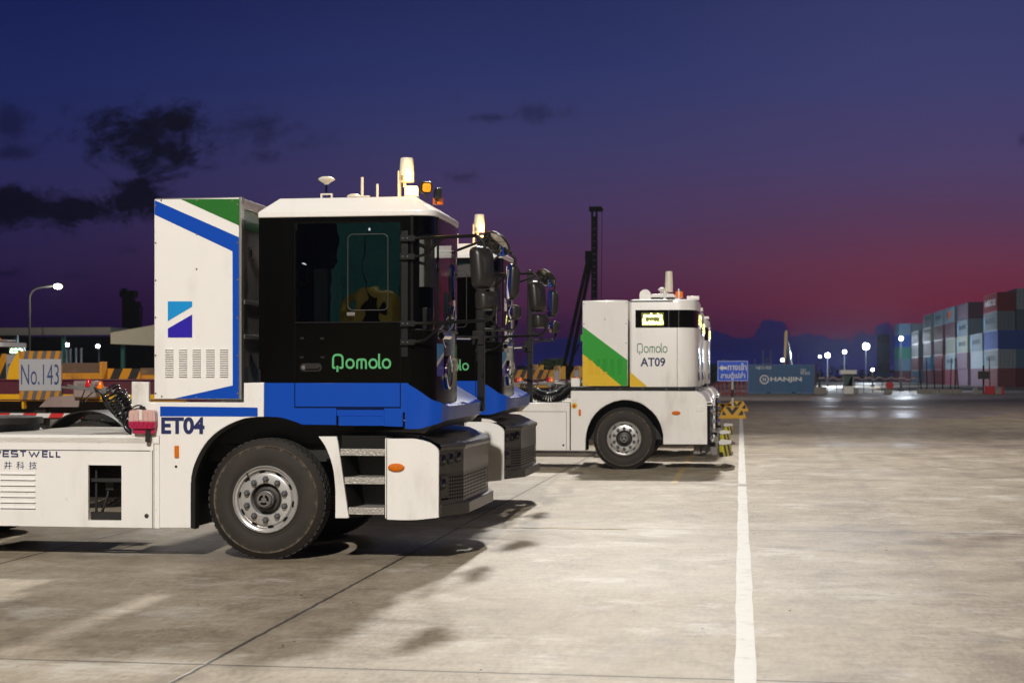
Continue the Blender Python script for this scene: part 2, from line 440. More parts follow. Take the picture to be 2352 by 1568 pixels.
# ground: old concrete slabs with brush streaks, joints, tyre arcs
def ground_mat():
    m = bpy.data.materials.new('yard_concrete')
    m.use_nodes = True
    t = NT(m.node_tree)
    p = t.n['Principled BSDF']
    o = t.node('ShaderNodeTexCoord').outputs['Object']
    s = t.node('ShaderNodeSeparateXYZ'); t.l.new(o, s.inputs[0])
    X, Y = s.outputs[0], s.outputs[1]
    big = t.noise(o, .22, 4.0, .6)
    mid = t.noise(t.mapping(o, (1.1, .8, 1)), 1.0, 9.0, .70)
    stk = t.noise(t.mapping(o, (2.6, 1.7, 1)), 1.0, 9.0, .74, .6)
    stk2 = t.noise(t.mapping(o, (2.5, 13, 1), (5, 2, 0)), 1.0, 9.0, .75, .4)
    fine = t.noise(t.mapping(o, (26, 7, 1)), 1.0, 6.0, .78)
    v = t.m('MULTIPLY_ADD', big, .7, .17)
    v = t.m('ADD', v, t.m('MULTIPLY', t.m('SUBTRACT', mid, .5), 1.25))
    v = t.m('ADD', v, t.m('MULTIPLY', t.m('SUBTRACT', stk, .5), 1.25))
    v = t.m('ADD', v, t.m('MULTIPLY', t.m('SUBTRACT', stk2, .5), .8))
    v = t.m('ADD', v, t.m('MULTIPLY', t.m('SUBTRACT', fine, .5), 1.1))
    col = t.ramp(v, [(.0, (.134, .099, .066)), (.3, (.258, .205, .144)), (.52, (.350, .288, .209)), (.78, (.427, .366, .281)), (1., (.56, .505, .41))])
    # pale scuffs
    sc = t.step(t.noise(t.mapping(o, (.75, .8, 1), (3, 1, 0)), 1.0, 9.0, .74), .52, .64)
    col = t.mix(t.m('MULTIPLY', sc, t.m('MULTIPLY', stk2, .95)), col, (.66, .63, .57, 1))
    # dark oil / damp stains
    st = t.step(t.noise(t.mapping(o, (.55, .4, 1), (9, 4, 0)), 1.0, 8.0, .70), .53, .68)
    col = t.mix(t.m('MULTIPLY', st, .42), col, (.13, .105, .08, 1))
    # pits
    vo = t.node('ShaderNodeTexVoronoi'); vo.inputs['Scale'].default_value = 2.6
    t.l.new(o, vo.inputs['Vector'])
    pit = t.m('LESS_THAN', vo.outputs['Distance'], .034)
    col = t.mix(t.m('MULTIPLY', pit, .6), col, (.06, .045, .03, 1))
    # tyre arcs
    arcn = t.step(t.noise(o, 1.3, 4.0, .6), .38, .62)
    for cx, cy, r, wd, k in [(5.6, 9.8, 3.3, .16, .42), (5.6, 9.8, 2.7, .12, .34), (7.5, 13, 4.6, .20, .42), (7.5, 13, 5.1, .14, .34), (2.6, 24, 9.0, .22, .22),
                             (2.6, 24, 8.3, .2, .18), (14, 16, 9.0, .25, .25), (14, 16, 8.2, .25, .2), (-1.2, 6.5, 4.6, .22, .16), (30, 40, 22, .4, .25), (30, 40, 24.2, .4, .25)]:
        dist = t.m('ABSOLUTE', t.m('SUBTRACT', t.vm('DISTANCE', o, (cx, cy, 0)), r))
        f = t.m('MULTIPLY', t.m('SUBTRACT', 1.0, t.step(dist, wd * .5, wd)), t.m('MULTIPLY', arcn, k * 1.35))
        col = t.mix(f, col, (.11, .09, .07, 1))
    # straight wheel tracks down the lane
    for cx, wd, k in [(1.32, .15, .3), (3.3, .22, .26)]:
        dist = t.m('ABSOLUTE', t.m('SUBTRACT', t.m('ADD', X, t.m('MULTIPLY', Y, -.02)), cx))
        f = t.m('MULTIPLY', t.m('SUBTRACT', 1.0, t.step(dist, wd * .3, wd)), t.m('MULTIPLY', arcn, k))
        col = t.mix(f, col, (.15, .125, .1, 1))
    # joints
    jn = t.m('MULTIPLY', t.m('SUBTRACT', t.noise(o, 6.0, 3.0), .5), .035)
    jt = None
    for x0 in (-3.02, -6.42, -9.8, -13.2, 10.6, 17.4):
        q = t.m('ABSOLUTE', t.m('SUBTRACT', t.m('ADD', X, jn), x0))
        jt = q if jt is None else t.m('MINIMUM', jt, q)
    yy = t.m('ADD', t.m('ADD', Y, t.m('MULTIPLY', X, 0.006)), t.m('MULTIPLY', jn, .5))
    q = t.m('ABSOLUTE', t.m('SUBTRACT', t.m('FRACT', t.m('DIVIDE', t.m('SUBTRACT', yy, 8.63 - 8.35 / 2), 8.35)), .5))
    jt = t.m('MINIMUM', jt, t.m('MULTIPLY', q, 8.35))
    jf = t.m('SUBTRACT', 1.0, t.step(jt, .006, .020))
    halo = t.m('MULTIPLY', t.m('SUBTRACT', 1.0, t.step(jt, .01, .14)), t.m('MULTIPLY', mid, .45))
    col = t.mix(halo, col, (.20, .165, .125, 1))
    col = t.mix(t.m('MULTIPLY', jf, .92), col, (.035, .028, .022, 1))
    t.l.new(col, p.inputs['Base Color'])
    gloss = t.step(t.noise(t.mapping(o, (.05, .11, 1), (2, 7, 0)), 1.0, 3.0, .5), .48, .66)
    t.l.new(t.m('SUBTRACT', t.m('MULTIPLY_ADD', mid, .35, .40), t.m('MULTIPLY', gloss, .22)), p.inputs['Roughness'])
    p.inputs['Specular IOR Level'].default_value = .4
    b = t.node('ShaderNodeBump'); b.inputs['Strength'].default_value = .35; b.inputs['Distance'].default_value = .012
    h = t.m('ADD', t.m('MULTIPLY', stk2, .6), t.m('ADD', t.m('MULTIPLY', fine, .5), t.m('MULTIPLY', jf, -2.0)))
    t.l.new(h, b.inputs['Height']); t.l.new(b.outputs[0], p.inputs['Normal'])
    return m


M['ground'] = ground_mat()


def line_mat(name, c, wear):
    m = mat(name, c, .6)
    t = NT(m.node_tree)
    p = t.n['Principled BSDF']
    o = t.node('ShaderNodeTexCoord').outputs['Object']
    n = t.noise(o, 5.0, 6.0, .7)
    n2 = t.noise(t.mapping(o, (3, 30, 1)), 1.0, 4.0, .7)
    f = t.step(t.m('ADD', n, t.m('MULTIPLY', t.m('SUBTRACT', n2, .5), .5)), wear, wear + .25)
    t.l.new(t.mix(t.m('MULTIPLY', f, .8), (*c, 1), (.40, .35, .28, 1)), p.inputs['Base Color'])
    return m


M['line_white'] = line_mat('worn_white_road_paint', (.66, .645, .61), .50)
M['line_yellow'] = line_mat('worn_yellow_road_paint', (.50, .34, .12), .42)


# ---------------------------------------------------------------- mesh helpers
class MB:
    """collects shapes, then links them as ONE mesh object"""
    def __init__(s):
        s.v = []; s.f = []; s.m = []

    def add(s, vs, fs, m=0):
        o = len(s.v)
        s.v += [tuple(q) for q in vs]
        s.f += [tuple(i + o for i in f) for f in fs]
        s.m += [m] * len(fs)
        return s

    def box(s, x0, x1, y0, y1, z0, z1, m=0):
        v = [(x, y, z) for z in (z0, z1) for y in (y0, y1) for x in (x0, x1)]
        return s.add(v, [(0, 2, 3, 1), (4, 5, 7, 6), (0, 1, 5, 4), (2, 6, 7, 3), (0, 4, 6, 2), (1, 3, 7, 5)], m)

    def prism(s, poly, y0, y1, m=0, ax='y'):
        """polygon in x,z (ax y), x,y (ax z) or y,z (ax x), extruded along ax"""
        n = len(poly)
        P = {'y': lambda p, h: (p[0], h, p[1]), 'z': lambda p, h: (p[0], p[1], h), 'x': lambda p, h: (h, p[0], p[1])}[ax]
        tri = tessellate_polygon([[Vector((p[0], p[1], 0)) for p in poly]])
        v = [P(p, y0) for p in poly] + [P(p, y1) for p in poly]
        f = [tuple(t) for t in tri] + [tuple(n + i for i in reversed(t)) for t in tri]
        f += [(i, (i + 1) % n, n + (i + 1) % n, n + i) for i in range(n)]
        return s.add(v, f, m)

    def sheet(s, poly3, m=0):
        return s.add(poly3, [tuple(range(len(poly3)))], m)

    def tube(s, pts, r, n=8, m=0, closed=False):
        pts = [Vector(p) for p in pts]
        k = len(pts)
        rs = r if isinstance(r, (list, tuple)) else [r] * k
        vs = []; up = None
        for i, p in enumerate(pts):
            a = pts[(i - 1) % k] if (closed or i > 0) else p
            b = pts[(i + 1) % k] if (closed or i < k - 1) else p
            t = (b - a)
            if t.length < 1e-9:
                t = Vector((0, 0, 1))
            t.normalize()
            if up is None:
                up = Vector((0, 0, 1)) if abs(t.z) < .9 else Vector((1, 0, 0))
            u = t.cross(up)
            if u.length < 1e-6:
                u = t.cross(Vector((0, 1, 0)))
            u.normalize(); up = u.cross(t).normalized()
            for j in range(n):
                a_ = 2 * math.pi * j / n
                vs.append(p + (u * math.cos(a_) + up * math.sin(a_)) * rs[i])
        fs = []
        for i in range(k if closed else k - 1):
            i2 = (i + 1) % k
            for j in range(n):
                fs.append((i * n + j, i * n + (j + 1) % n, i2 * n + (j + 1) % n, i2 * n + j))
        if not closed:
            fs.append(tuple(range(n)))
            fs.append(tuple((k - 1) * n + j for j in reversed(range(n))))
        return s.add(vs, fs, m)

    def lathe(s, prof, c, axis='z', n=32, m=0, sx=1.0, caps=True):
        """profile (radius, height) turned about an axis through c"""
        vs = []
        for r, h in prof:
            for j in range(n):
                a = 2 * math.pi * j / n
                u, v = r * math.cos(a) * sx, r * math.sin(a)
                vs.append({'z': (c[0] + u, c[1] + v, c[2] + h), 'y': (c[0] + u, c[1] + h, c[2] + v), 'x': (c[0] + h, c[1] + u, c[2] + v)}[axis])
        fs = []
        for i in range(len(prof) - 1):
            for j in range(n):
                fs.append((i * n + j, i * n + (j + 1) % n, (i + 1) * n + (j + 1) % n, (i + 1) * n + j))
        if caps and prof[0][0] > 1e-6:
            fs.append(tuple(reversed(range(n))))
        if caps and prof[-1][0] > 1e-6:
            fs.append(tuple((len(prof) - 1) * n + j for j in range(n)))
        return s.add(vs, fs, m)

    def grid(s, rows, m=0, closed=False):
        k = len(rows[0])
        vs = [p for r in rows for p in r]
        fs = []
        for i in range(len(rows) - 1):
            for j in range(k if closed else k - 1):
                j2 = (j + 1) % k
                fs.append((i * k + j, i * k + j2, (i + 1) * k + j2, (i + 1) * k + j))
        return s.add(vs, fs, m)

    def build(s, name, mats, parent=None, bevel=0.0, smooth=35, seg=2):
        me = bpy.data.meshes.new(name)
        me.from_pydata(s.v, [], s.f)
        if not isinstance(mats, (list, tuple)):
            mats = [mats]
        for q in mats:
            me.materials.append(M[q] if isinstance(q, str) else q)
        me.polygons.foreach_set('material_index', s.m)
        bm = bmesh.new(); bm.from_mesh(me)
        bmesh.ops.remove_doubles(bm, verts=bm.verts, dist=1e-5)
        bmesh.ops.recalc_face_normals(bm, faces=bm.faces)
        bm.to_mesh(me); bm.free()
        if smooth:
            for p in me.polygons:
                p.use_smooth = True
            me.set_sharp_from_angle(angle=rad(smooth))
        o = bpy.data.objects.new(name, me)
        COL.objects.link(o)
        if parent is not None:
            o.parent = parent
        if bevel:
            b = o.modifiers.new('bevel', 'BEVEL')
            b.width = bevel; b.segments = seg; b.limit_method = 'ANGLE'; b.angle_limit = rad(30)
        return o


def curve(pts, n=6):
    """Catmull-Rom through the points"""
    P = [Vector(p) for p in pts]
    out = []
    for i in range(len(P) - 1):
        a, b, c, d_ = P[max(i - 1, 0)], P[i], P[i + 1], P[min(i + 2, len(P) - 1)]
        for k in range(n):
            t = k / n
            out.append(0.5 * ((2 * b) + (c - a) * t + (2 * a - 5 * b + 4 * c - d_) * t * t + (3 * b - a - 3 * c + d_) * t ** 3))
    out.append(P[-1])
    return out


def round_path(pts, r, n=5):
    """polyline with its inner corners rounded"""
    P = [Vector(p) for p in pts]
    out = [P[0]]
    for i in range(1, len(P) - 1):
        a, b, c = P[i - 1], P[i], P[i + 1]
        u, v = (a - b), (c - b)
        k = min(r, u.length * .45, v.length * .45)
        p0, p1 = b + u.normalized() * k, b + v.normalized() * k
        for j in range(n + 1):
            t = j / n
            out.append((1 - t) ** 2 * p0 + 2 * t * (1 - t) * b + t * t * p1)
    out.append(P[-1])
    return out


def rrect(x0, x1, z0, z1, r, n=4):
    out = []
    for cx, cz, a0 in ((x1 - r, z1 - r, 0), (x0 + r, z1 - r, 90), (x0 + r, z0 + r, 180), (x1 - r, z0 + r, 270)):
        for k in range(n + 1):
            a = rad(a0 + 90 * k / n)
            out.append((cx + r * math.cos(a), cz + r * math.sin(a)))
    return out


def thing(name, label, cat, loc=(0, 0, 0), rotz=0, group=None):
    o = bpy.data.objects.new(name, None)
    o.empty_display_size = .3
    COL.objects.link(o)
    o.location = loc; o.rotation_euler = (0, 0, rotz)
    tag(o, label, cat, group)
    return o


def tag(o, label, cat, group=None):
    o['label'] = label; o['category'] = cat
    if group:
        o['group'] = group
    return o


def struct(o, kind='structure'):
    o['kind'] = kind
    return o


def dup(root, loc, rotz=None, label=None, skip=()):
    def cp(o, parent):
        if o.name.split('.')[0] in skip:
            return None
        c = o.copy(); COL.objects.link(c)
        if parent is not None:
            c.parent = parent
        for ch in [k for k in kids.get(o.name, [])]:
            cp(ch, c)
        return c
    kids = {}
    for o in bpy.data.objects:
        if o.parent:
            kids.setdefault(o.parent.name, []).append(o)
    r = cp(root, None)
    r.location = loc
    if rotz is not None:
        r.rotation_euler = (0, 0, rotz)
    if label:
        r['label'] = label
    return r


# lettering ------------------------------------------------------------------
_tx = {}


def text_mesh(body, bold=0.0):
    k = (body, bold)
    if k not in _tx:
        cu = bpy.data.curves.new('lettering', 'FONT')
        cu.body = body; cu.offset = bold; cu.fill_mode = 'FRONT'; cu.resolution_u = 4
        o = bpy.data.objects.new('lettering', cu)
        COL.objects.link(o)
        dg = bpy.context.evaluated_depsgraph_get()
        me = o.evaluated_get(dg).to_mesh()
        vs = [tuple(q.co) for q in me.vertices]; fs = [tuple(p.vertices) for p in me.polygons]
        o.evaluated_get(dg).to_mesh_clear()
        bpy.data.objects.remove(o); bpy.data.curves.remove(cu)
        x0, x1 = min(v[0] for v in vs), max(v[0] for v in vs)
        y0, y1 = min(v[1] for v in vs), max(v[1] for v in vs)
        _tx[k] = ([((v[0] - x0) / (x1 - x0), (v[1] - y0) / (y1 - y0)) for v in vs], fs)
    return _tx[k]


def put_text(mb, body, P, m=0, bold=0.0):
    """P(u, v): where the unit square of the lettering goes"""
    vs, fs = text_mesh(body, bold)
    return mb.add([P(u, v) for u, v in vs], fs, m)


def front(x0, x1, z0, z1, y):
    return lambda u, v: (x0 + (x1 - x0) * u, y, z0 + (z1 - z0) * v)


def ribbon(mb, path, wd, P, m=0, closed=False):
    """flat stroke of width wd along a 2-D path, mapped by P"""
    pts = [Vector((p[0], p[1])) for p in path]
    k = len(pts); L = []; Rr = []
    for i, p in enumerate(pts):
        a = pts[(i - 1) % k] if closed or i > 0 else None
        b = pts[(i + 1) % k] if closed or i < k - 1 else None
        d1 = (p - a).normalized() if a is not None else (b - p).normalized()
        d2 = (b - p).normalized() if b is not None else d1
        n1, n2 = Vector((-d1.y, d1.x)), Vector((-d2.y, d2.x))
        q = (n1 + n2)
        q = q.normalized() if q.length > 1e-6 else n1
        s_ = min(1.6, 1 / max(.3, q.dot(n1)))
        L.append(p + q * wd / 2 * s_); Rr.append(p - q * wd / 2 * s_)
    vs = [P(*v) for v in L] + [P(*v) for v in Rr]
    fs = [(i, (i + 1) % k, k + (i + 1) % k, k + i) for i in range(k if closed else k - 1)]
    mb.add(vs, fs, m)


def wordmark(mb, x0, x1, z0, z1, y, wd=.2, m=0):
    """the rounded operator's name on the doors: Qomolo"""
    W = 6.25; H0, H1 = -.28, 1.45
    P = lambda u, v: (x0 + (x1 - x0) * u / W, y, z0 + (z1 - z0) * (v - H0) / (H1 - H0))
    h = wd / 2

    def rr(a, b, c, d_, r):
        return [(p[0], p[1]) for p in rrect(a, b, c, d_, r, 5)]

    q = round_path([(.36, h, 0), (h, h, 0), (h, 1.45 - h, 0), (1.12, 1.45 - h, 0), (1.12, h, 0), (.78, h, 0)], .42, 6)
    ribbon(mb, q, wd, P, m)
    ribbon(mb, [(.57, .30), (.57, -.28)], wd, P, m)
    for cx in (1.42, 3.86, 5.27):
        ribbon(mb, rr(cx + h, cx + .98 - h, h, 1 - h, .36), wd, P, m, True)
    ox = 2.56
    ribbon(mb, round_path([(ox + h, 0, 0), (ox + h, 1 - h, 0), (ox + 1.14 - h, 1 - h, 0), (ox + 1.14 - h, 0, 0)], .28), wd, P, m)
    ribbon(mb, [(ox + .57, 0), (ox + .57, 1 - h)], wd * .95, P, m)
    ribbon(mb, round_path([(4.98, 1.45, 0), (4.98, h, 0), (5.20, h, 0)], .2), wd, P, m)
    return mb


# ---------------------------------------------------------------- wheel, shared by tractors
_wheels = {}


def make_wheel(parent, x, y_face, side=-1, R_=.540, width=.30):
    """front axle wheel: its face at y_face, looking to side*y; copies share their meshes"""
    s = side
    if s in _wheels:
        src = _wheels[s]
        t = src[0].copy(); COL.objects.link(t); t.parent = parent; t.location = (x, y_face, R_)
        for q in src[1]:
            k = q.copy(); COL.objects.link(k); k.parent = t
        return t
    c = (0, 0, 0)
    t = MB()
    n = 96
    prof = [(.292, .03), (.300, .012), (.33, .002), (.40, -.008), (.455, .002), (.472, .004), (.478, .001), (.484, .010), (.492, .016), (.505, .030), (.527, .042), (R_, .060)]
    t.lathe([(r, -s * h) for r, h in prof], c, 'y', n, 0, caps=False)
    t.lathe([(R_, -s * .060), (R_, -s * (width - .04)), (.50, -s * width), (.30, -s * width)], c, 'y', n, 1, caps=False)
    for k in range(52):      # tread lugs
        a = 2 * math.pi * k / 52
        for row, (h0, h1, off) in enumerate([(.050, .10, 0), (.115, .165, .5), (.18, .235, 0)]):
            a0 = a + off * 2 * math.pi / 52
            vs = []
            for rr_ in (R_ - .006, R_ + .005):
                for hh in (h0, h1):
                    for da in (-.038, .038):
                        sk = .02 if hh == h1 else 0
                        vs.append((rr_ * math.cos(a0 + da + sk), -s * hh, rr_ * math.sin(a0 + da + sk)))
            t.add(vs, [(0, 1, 3, 2), (4, 6, 7, 5), (0, 4, 5, 1), (2, 3, 7, 6), (0, 2, 6, 4), (1, 5, 7, 3)], 1)
    tyre = t.build('wheel', ['tyre_side', 'tread'], parent, smooth=40)
    tyre.location = (x, y_face, R_)
    kids = []
    r = MB()
    prof = [(.302, .012), (.300, -.004), (.294, -.010), (.288, -.004), (.284, .012), (.276, .016), (.272, .010), (.266, .012), (.262, .026), (.257, .046), (.250, .050),
            (.243, .040), (.232, .026), (.222, .022), (.150, .020), (.142, .026), (.138, .05), (.136, .12)]
    r.lathe([(a, -s * b) for a, b in prof], c, 'y', 72, 0, caps=False)
    for k in range(10):      # ventilation slots
        a = 2 * math.pi * (k + .5) / 10 + .16
        u, v = Vector((math.cos(a), 0, math.sin(a))), Vector((-math.sin(a), 0, math.cos(a)))
        r.sheet([u * (.2465 + .009 * math.cos(2 * math.pi * i / 14)) + v * (.030 * math.sin(2 * math.pi * i / 14)) + Vector((0, -s * .034, 0)) for i in range(14)], 1)
    kids.append(r.build('rim', ['rim', 'void'], tyre, smooth=25))
    h = MB()
    h.lathe([(.138, -s * .10), (.132, -s * .085), (.110, -s * .06), (.088, -s * .055), (.083, -s * .075)], c, 'y', 40, 0, caps=False)
    h.lathe([(.080, -s * .08), (.080, -s * .01), (.076, s * .004), (.070, s * .006), (.068, s * .036), (.061, s * .044), (.001, s * .044)], c, 'y', 32, 1)
    for k in range(3):
        a0 = rad(90 + 120 * k + 14)
        h.sheet([(rr_ * math.cos(a0 + t_), s * .0455, rr_ * math.sin(a0 + t_)) for rr_, t_ in [(.047, rad(q_)) for q_ in range(0, 93, 8)] + [(.025, rad(q_)) for q_ in range(88, -1, -8)]], 2)
    kids.append(h.build('hub', ['hub', 'hub_cap', 'void'], tyre))
    nb = MB()
    nb.lathe([(.030, -s * .022), (.030, -s * .016), (.027, -s * .014), (.0255, s * .012), (.017, s * .024), (.001, s * .027)], c, 'y', 6, 0)
    for k in range(10):
        a = 2 * math.pi * (k + .5) / 10
        if k == 0:
            o = n0 = nb.build('lug_nut', 'nut', tyre, smooth=25)
        else:
            o = n0.copy(); COL.objects.link(o)
        o.location = (.182 * math.cos(a), 0, .182 * math.sin(a))
        kids.append(o)
    m = MB(); m.tube([(-.17, s * .0, .235), (-.155, s * .012, .20), (-.15, s * .02, .195)], .008, 6); kids.append(m.build('valve', 'hub', tyre))
    _wheels[s] = (tyre, kids)
    return tyre


def marker_lamp(parent, x, z, y, w_, h_, mname='orange_lens', name='side_marker'):
    m = MB()
    n = 28
    rows = []
    for k, (f, d_) in enumerate([(1, 0), (1, -.012), (.9, -.018), (.6, -.021), (.05, -.022)]):
        rows.append([(x + w_ * f * math.cos(2 * math.pi * i / n), y + d_, z + h_ * f * math.sin(2 * math.pi * i / n)) for i in range(n)])
    m.grid(rows, 0, True)
    return m.build(name, mname, parent, smooth=50)


def reflector(parent, x0, x1, z0, z1, y):
    m = MB()
    m.prism(rrect(x0, x1, z0, z1, .006, 2), y - .014, y)
    o = m.build('side_reflector', 'orange_lens', parent, bevel=.003)
    return o


def vents(parent, cols, zs, hh, y, mname, name='vent_louvre'):
    """pressed louvres: slanted lips with a dark slot under each; one part per column of slots"""
    for x0, x1 in cols:
        m = MB()
        for z in zs:
            m.add([(x0, y - .001, z + hh), (x1, y - .001, z + hh), (x1, y - .014, z), (x0, y - .014, z)], [(0, 1, 2, 3)], 0)
            m.add([(x0, y - .014, z), (x0, y - .001, z), (x0, y - .001, z + hh)], [(0, 1, 2)], 0)
            m.add([(x1, y - .014, z), (x1, y - .001, z), (x1, y - .001, z + hh)], [(0, 1, 2)], 0)
            m.add([(x0, y - .0025, z - hh * .3), (x1, y - .0025, z - hh * .3), (x1, y - .0025, z), (x0, y - .0025, z)], [(0, 1, 2, 3)], 1)
        m.build(name, [mname, 'void'], parent, smooth=0)


def coil(p_path, r, turns, wire, n=10, m=0, mb=None, jitter=0.0):
    """helix wound along a path"""
    P = curve(p_path, 10)
    k = len(P)
    steps = turns * n
    out = []
    for i in range(steps + 1):
        t = i / steps * (k - 1)
        a = int(min(t, k - 2)); f = t - a
        p = P[a].lerp(P[a + 1], f)
        tg = (P[a + 1] - P[a]).normalized()
        u = tg.cross(Vector((0, 1, 0)))
        if u.length < .01:
            u = tg.cross(Vector((0, 0, 1)))
        u.normalize(); v = tg.cross(u)
        an = 2 * math.pi * i / n
        rr_ = r * (1 + jitter * math.sin(i * .37))
        out.append(p + u * math.cos(an) * rr_ + v * math.sin(an) * rr_)
    (mb or MB()).tube(out, wire, 6, m)


def rivets(parent, spots, prof, y, mname='hub_cap'):
    """one part per rivet, all sharing a mesh"""
    first = None
    for a, b in spots:
        if first is None:
            m = MB(); m.lathe(prof, (0, 0, 0), 'y', 10); o = first = m.build('rivet', mname, parent)
        else:
            o = first.copy(); COL.objects.link(o)
        o.location = (a, y, b)
M['frame_grey'] = mat('grey_pane_frame', (.05, .052, .05), .4)


# ================================================================ electric yard tractor (two in view)
def make_yard_tractor():
    YN = 13.57
    XW = at(606.5, 1156, YN)[0]
    root = thing('yard_tractor', 'nearest white and blue yard tractor with black cab and number ET04 on its wing', 'yard tractor', (XW, YN, 0), 0, 'white and blue yard tractors')

    def p(px, py, dy=0.0):
        X, Z = at(px, py, YN + dy)
        return X - XW, Z

    def pts(lst, dy=0.0):
        return [p(a, b, dy) for a, b in lst]

    X = lambda px, dy=0.0: p(px, 900, dy)[0]
    Z = lambda py, px=800, dy=0.0: p(px, py, dy)[1]

    # --- wing panel with wheel arch (near, and its twin on the far side)
    wing = pts([(302, 876), (341, 877), (341, 923), (560, 924), (560, 879), (606, 878), (606, 957), (590, 957.5), (574, 959), (558, 962), (546, 966), (527, 974), (508, 985), (491, 998),
                (476, 1013), (462, 1033), (451, 1055), (444, 1073), (440, 1092), (438, 1120), (438, 1212), (366, 1212), (366, 1002), (302, 1002)])
    m = MB(); m.prism(wing, 0, .05)
    o = m.build('wing_panel', 'white', root, bevel=.006)
    m = MB(); m.prism(wing, 2.45, 2.5); m.build('wing_panel', 'white', root, bevel=.006)
    # arch flange, running inward
    arch = pts([(606, 957), (574, 959), (546, 966), (508, 985), (476, 1013), (451, 1055), (440, 1092), (438, 1120), (438, 1212)])
    arch = curve([(a, 0, b) for a, b in arch], 4)
    m = MB()
    m.grid([[(q.x, .052, q.z) for q in arch], [(q.x, .62, q.z) for q in arch]])
    m.grid([[(q.x, .001, q.z) for q in arch], [(q.x + .03, .03, q.z - .012) for q in arch], [(q.x + .03, .14, q.z - .012) for q in arch]])
    m.build('arch_liner', 'under', root)
    m = MB()      # blue stripe on the wing
    s = pts([(368, 933), (592, 935.5), (592, 956), (368, 955.5)])
    m.sheet([(a, -.003, b) for a, b in s])
    x0, z0 = p(370.5, 996.5); x1, z1 = p(470, 957.5)
    put_text(m, 'ET04', front(x0, x1, z0, z1, -.003), 1, .04)
    m.build('wing_lettering', ['blue', 'navy'], root, smooth=0)
    x0, z0 = p(401.5, 1050); x1, z1 = p(411.5, 1023)
    reflector(root, x0, x1, z0, z1, 0)
    m = MB(); x0, z0 = p(404.5, 1071); m.lathe([(.012, -.004), (.012, -.001)], (x0, 0, z0), 'y', 14); m.build('plug', 'void', root)

    # --- side box below the deck, with a window cut through its door
    xl, xr = -2.86, X(352.5)
    zt, zb = Z(1004, 200), Z(1209.5, 200)
    wx0, wx1 = X(202.5), X(279)
    wz0, wz1 = Z(1194.5, 240), Z(1068, 240)
    m = MB()
    for a, b, c, d_ in ((xl, wx0, zb, zt), (wx1, xr, zb, zt), (wx0, wx1, zb, wz0), (wx0, wx1, wz1, zt)):
        m.box(a, b, 0, .03, c, d_)
    m.box(xl, xr, .03, .30, zt - .02, zt)
    m.box(xl, wx0 - .10, .03, .28, zb, zb + .02); m.box(wx1 + .1, xr, .03, .28, zb, zb + .02)
    m.box(xl, xl + .02, .03, .28, zb + .02, zt - .02); m.box(xr - .02, xr, .03, .28, zb + .02, zt - .02)
    m.box(xr + .004, X(365), .012, .05, zb - .004, zt)
    box = m.build('side_box', 'white', root)
    m = MB()      # rounded top edge of the deck rail
    rail = [(.0, zt - .05), (.0, zt - .004), (.004, zt + .012), (.016, zt + .022), (.06, zt + .024), (.06, zt - .05)]
    m.prism([(a, b) for a, b in rail], xl, X(365), 0, 'x')
    m.build('deck_edge', 'white', root)
    # seams of the door and its lock
    m = MB()
    zs = Z(1033, 200)
    m.add([(xl, -.0015, zs), (xr - .03, -.0015, zs), (xr - .03, -.0015, zs - .007), (xl, -.0015, zs - .007)], [(0, 1, 2, 3)])
    xs = X(351)
    m.add([(xs - .006, -.0015, zs), (xs, -.0015, zs), (xs, -.0015, zb), (xs - .006, -.0015, zb)], [(0, 1, 2, 3)])
    m.build('door_seam', 'void', box, smooth=0)
    m = MB(); x0, z0 = p(337, 1184); m.lathe([(.020, -.001), (.020, -.006), (.012, -.008), (.001, -.008)], (x0, 0, z0), 'y', 18); m.build('door_lock', 'hub', box)
    cols = [(xl + .1, X(82.2))]
    vents(box, [(X(1.5), X(82)), ], [Z(803.9 + .3174 * y, 40) for y in (897, 938, 979, 1020, 1061, 1102, 1143)], .022, 0, 'white')
    # maker's name in strokes and characters
    m = MB()
    E = [[(0, 0), (.0, 1), (1, 1)], [(0, .5), (.9, .5)], [(0, 0), (1, 0)]]
    LET = {'W': [[(0, 1), (.28, 0), (.5, .75), (.72, 0), (1, 1)]], 'E': [[(1, 1), (.05, 1), (.05, 0), (1, 0)], [(.05, .5), (.92, .5)]],
           'S': [[(.95, 1), (.05, 1), (.05, .55), (.95, .45), (.95, 0), (.0, 0)]], 'T': [[(0, 1), (1, 1)], [(.5, 1), (.5, 0)]], 'L': [[(0, 1), (0, 0), (.9, 0)]]}
    z1, z0 = Z(803.9 + .3174 * 726, 60) - .006, Z(803.9 + .3174 * 772, 60) + .004
    for ch, a, b in (('W', -72, 8), ('E', 22, 66), ('S', 82, 130), ('T', 146, 190), ('W', 210, 285), ('E', 308, 346), ('L', 362, 392), ('L', 410, 440)):
        xa, xb = X(.3174 * a), X(.3174 * b)
        for st in LET[ch]:
            ribbon(m, [(xa + (xb - xa) * u, z0 + (z1 - z0) * v) for u, v in st], .013, lambda u, v: (u, -.003, v))
    for ch, a in (('西', -60), ('井', 30), ('科', 120), ('技', 211)):
        put_text(m, ch, front(X(.3174 * a), X(.3174 * (a + 56)), Z(803.9 + .3174 * 860, 40), Z(803.9 + .3174 * 804, 40), -.003), 0)
    m.build('maker_lettering', 'navy', box, smooth=0)
    # what shows through the window
    m = MB()
    m.box(wx0, wx1, .06, .10, wz0, wz0 + .07); m.box(wx0 + .0, wx1, .06, .12, Z(1108, 240), Z(1104, 240) + .02)
    m.box(wx0 + .06, wx1, .20, .40, Z(1106, 240), Z(1090, 240)); m.box(wx0 + .03, wx0 + .05, .08, .1, wz0, wz1 - .04)
    m.tube([(wx0 + .07, .14, wz0 + .05), (wx0 + .12, .16, wz0 + .22), (wx0 + .115, .2, wz0 + .35)], .014)
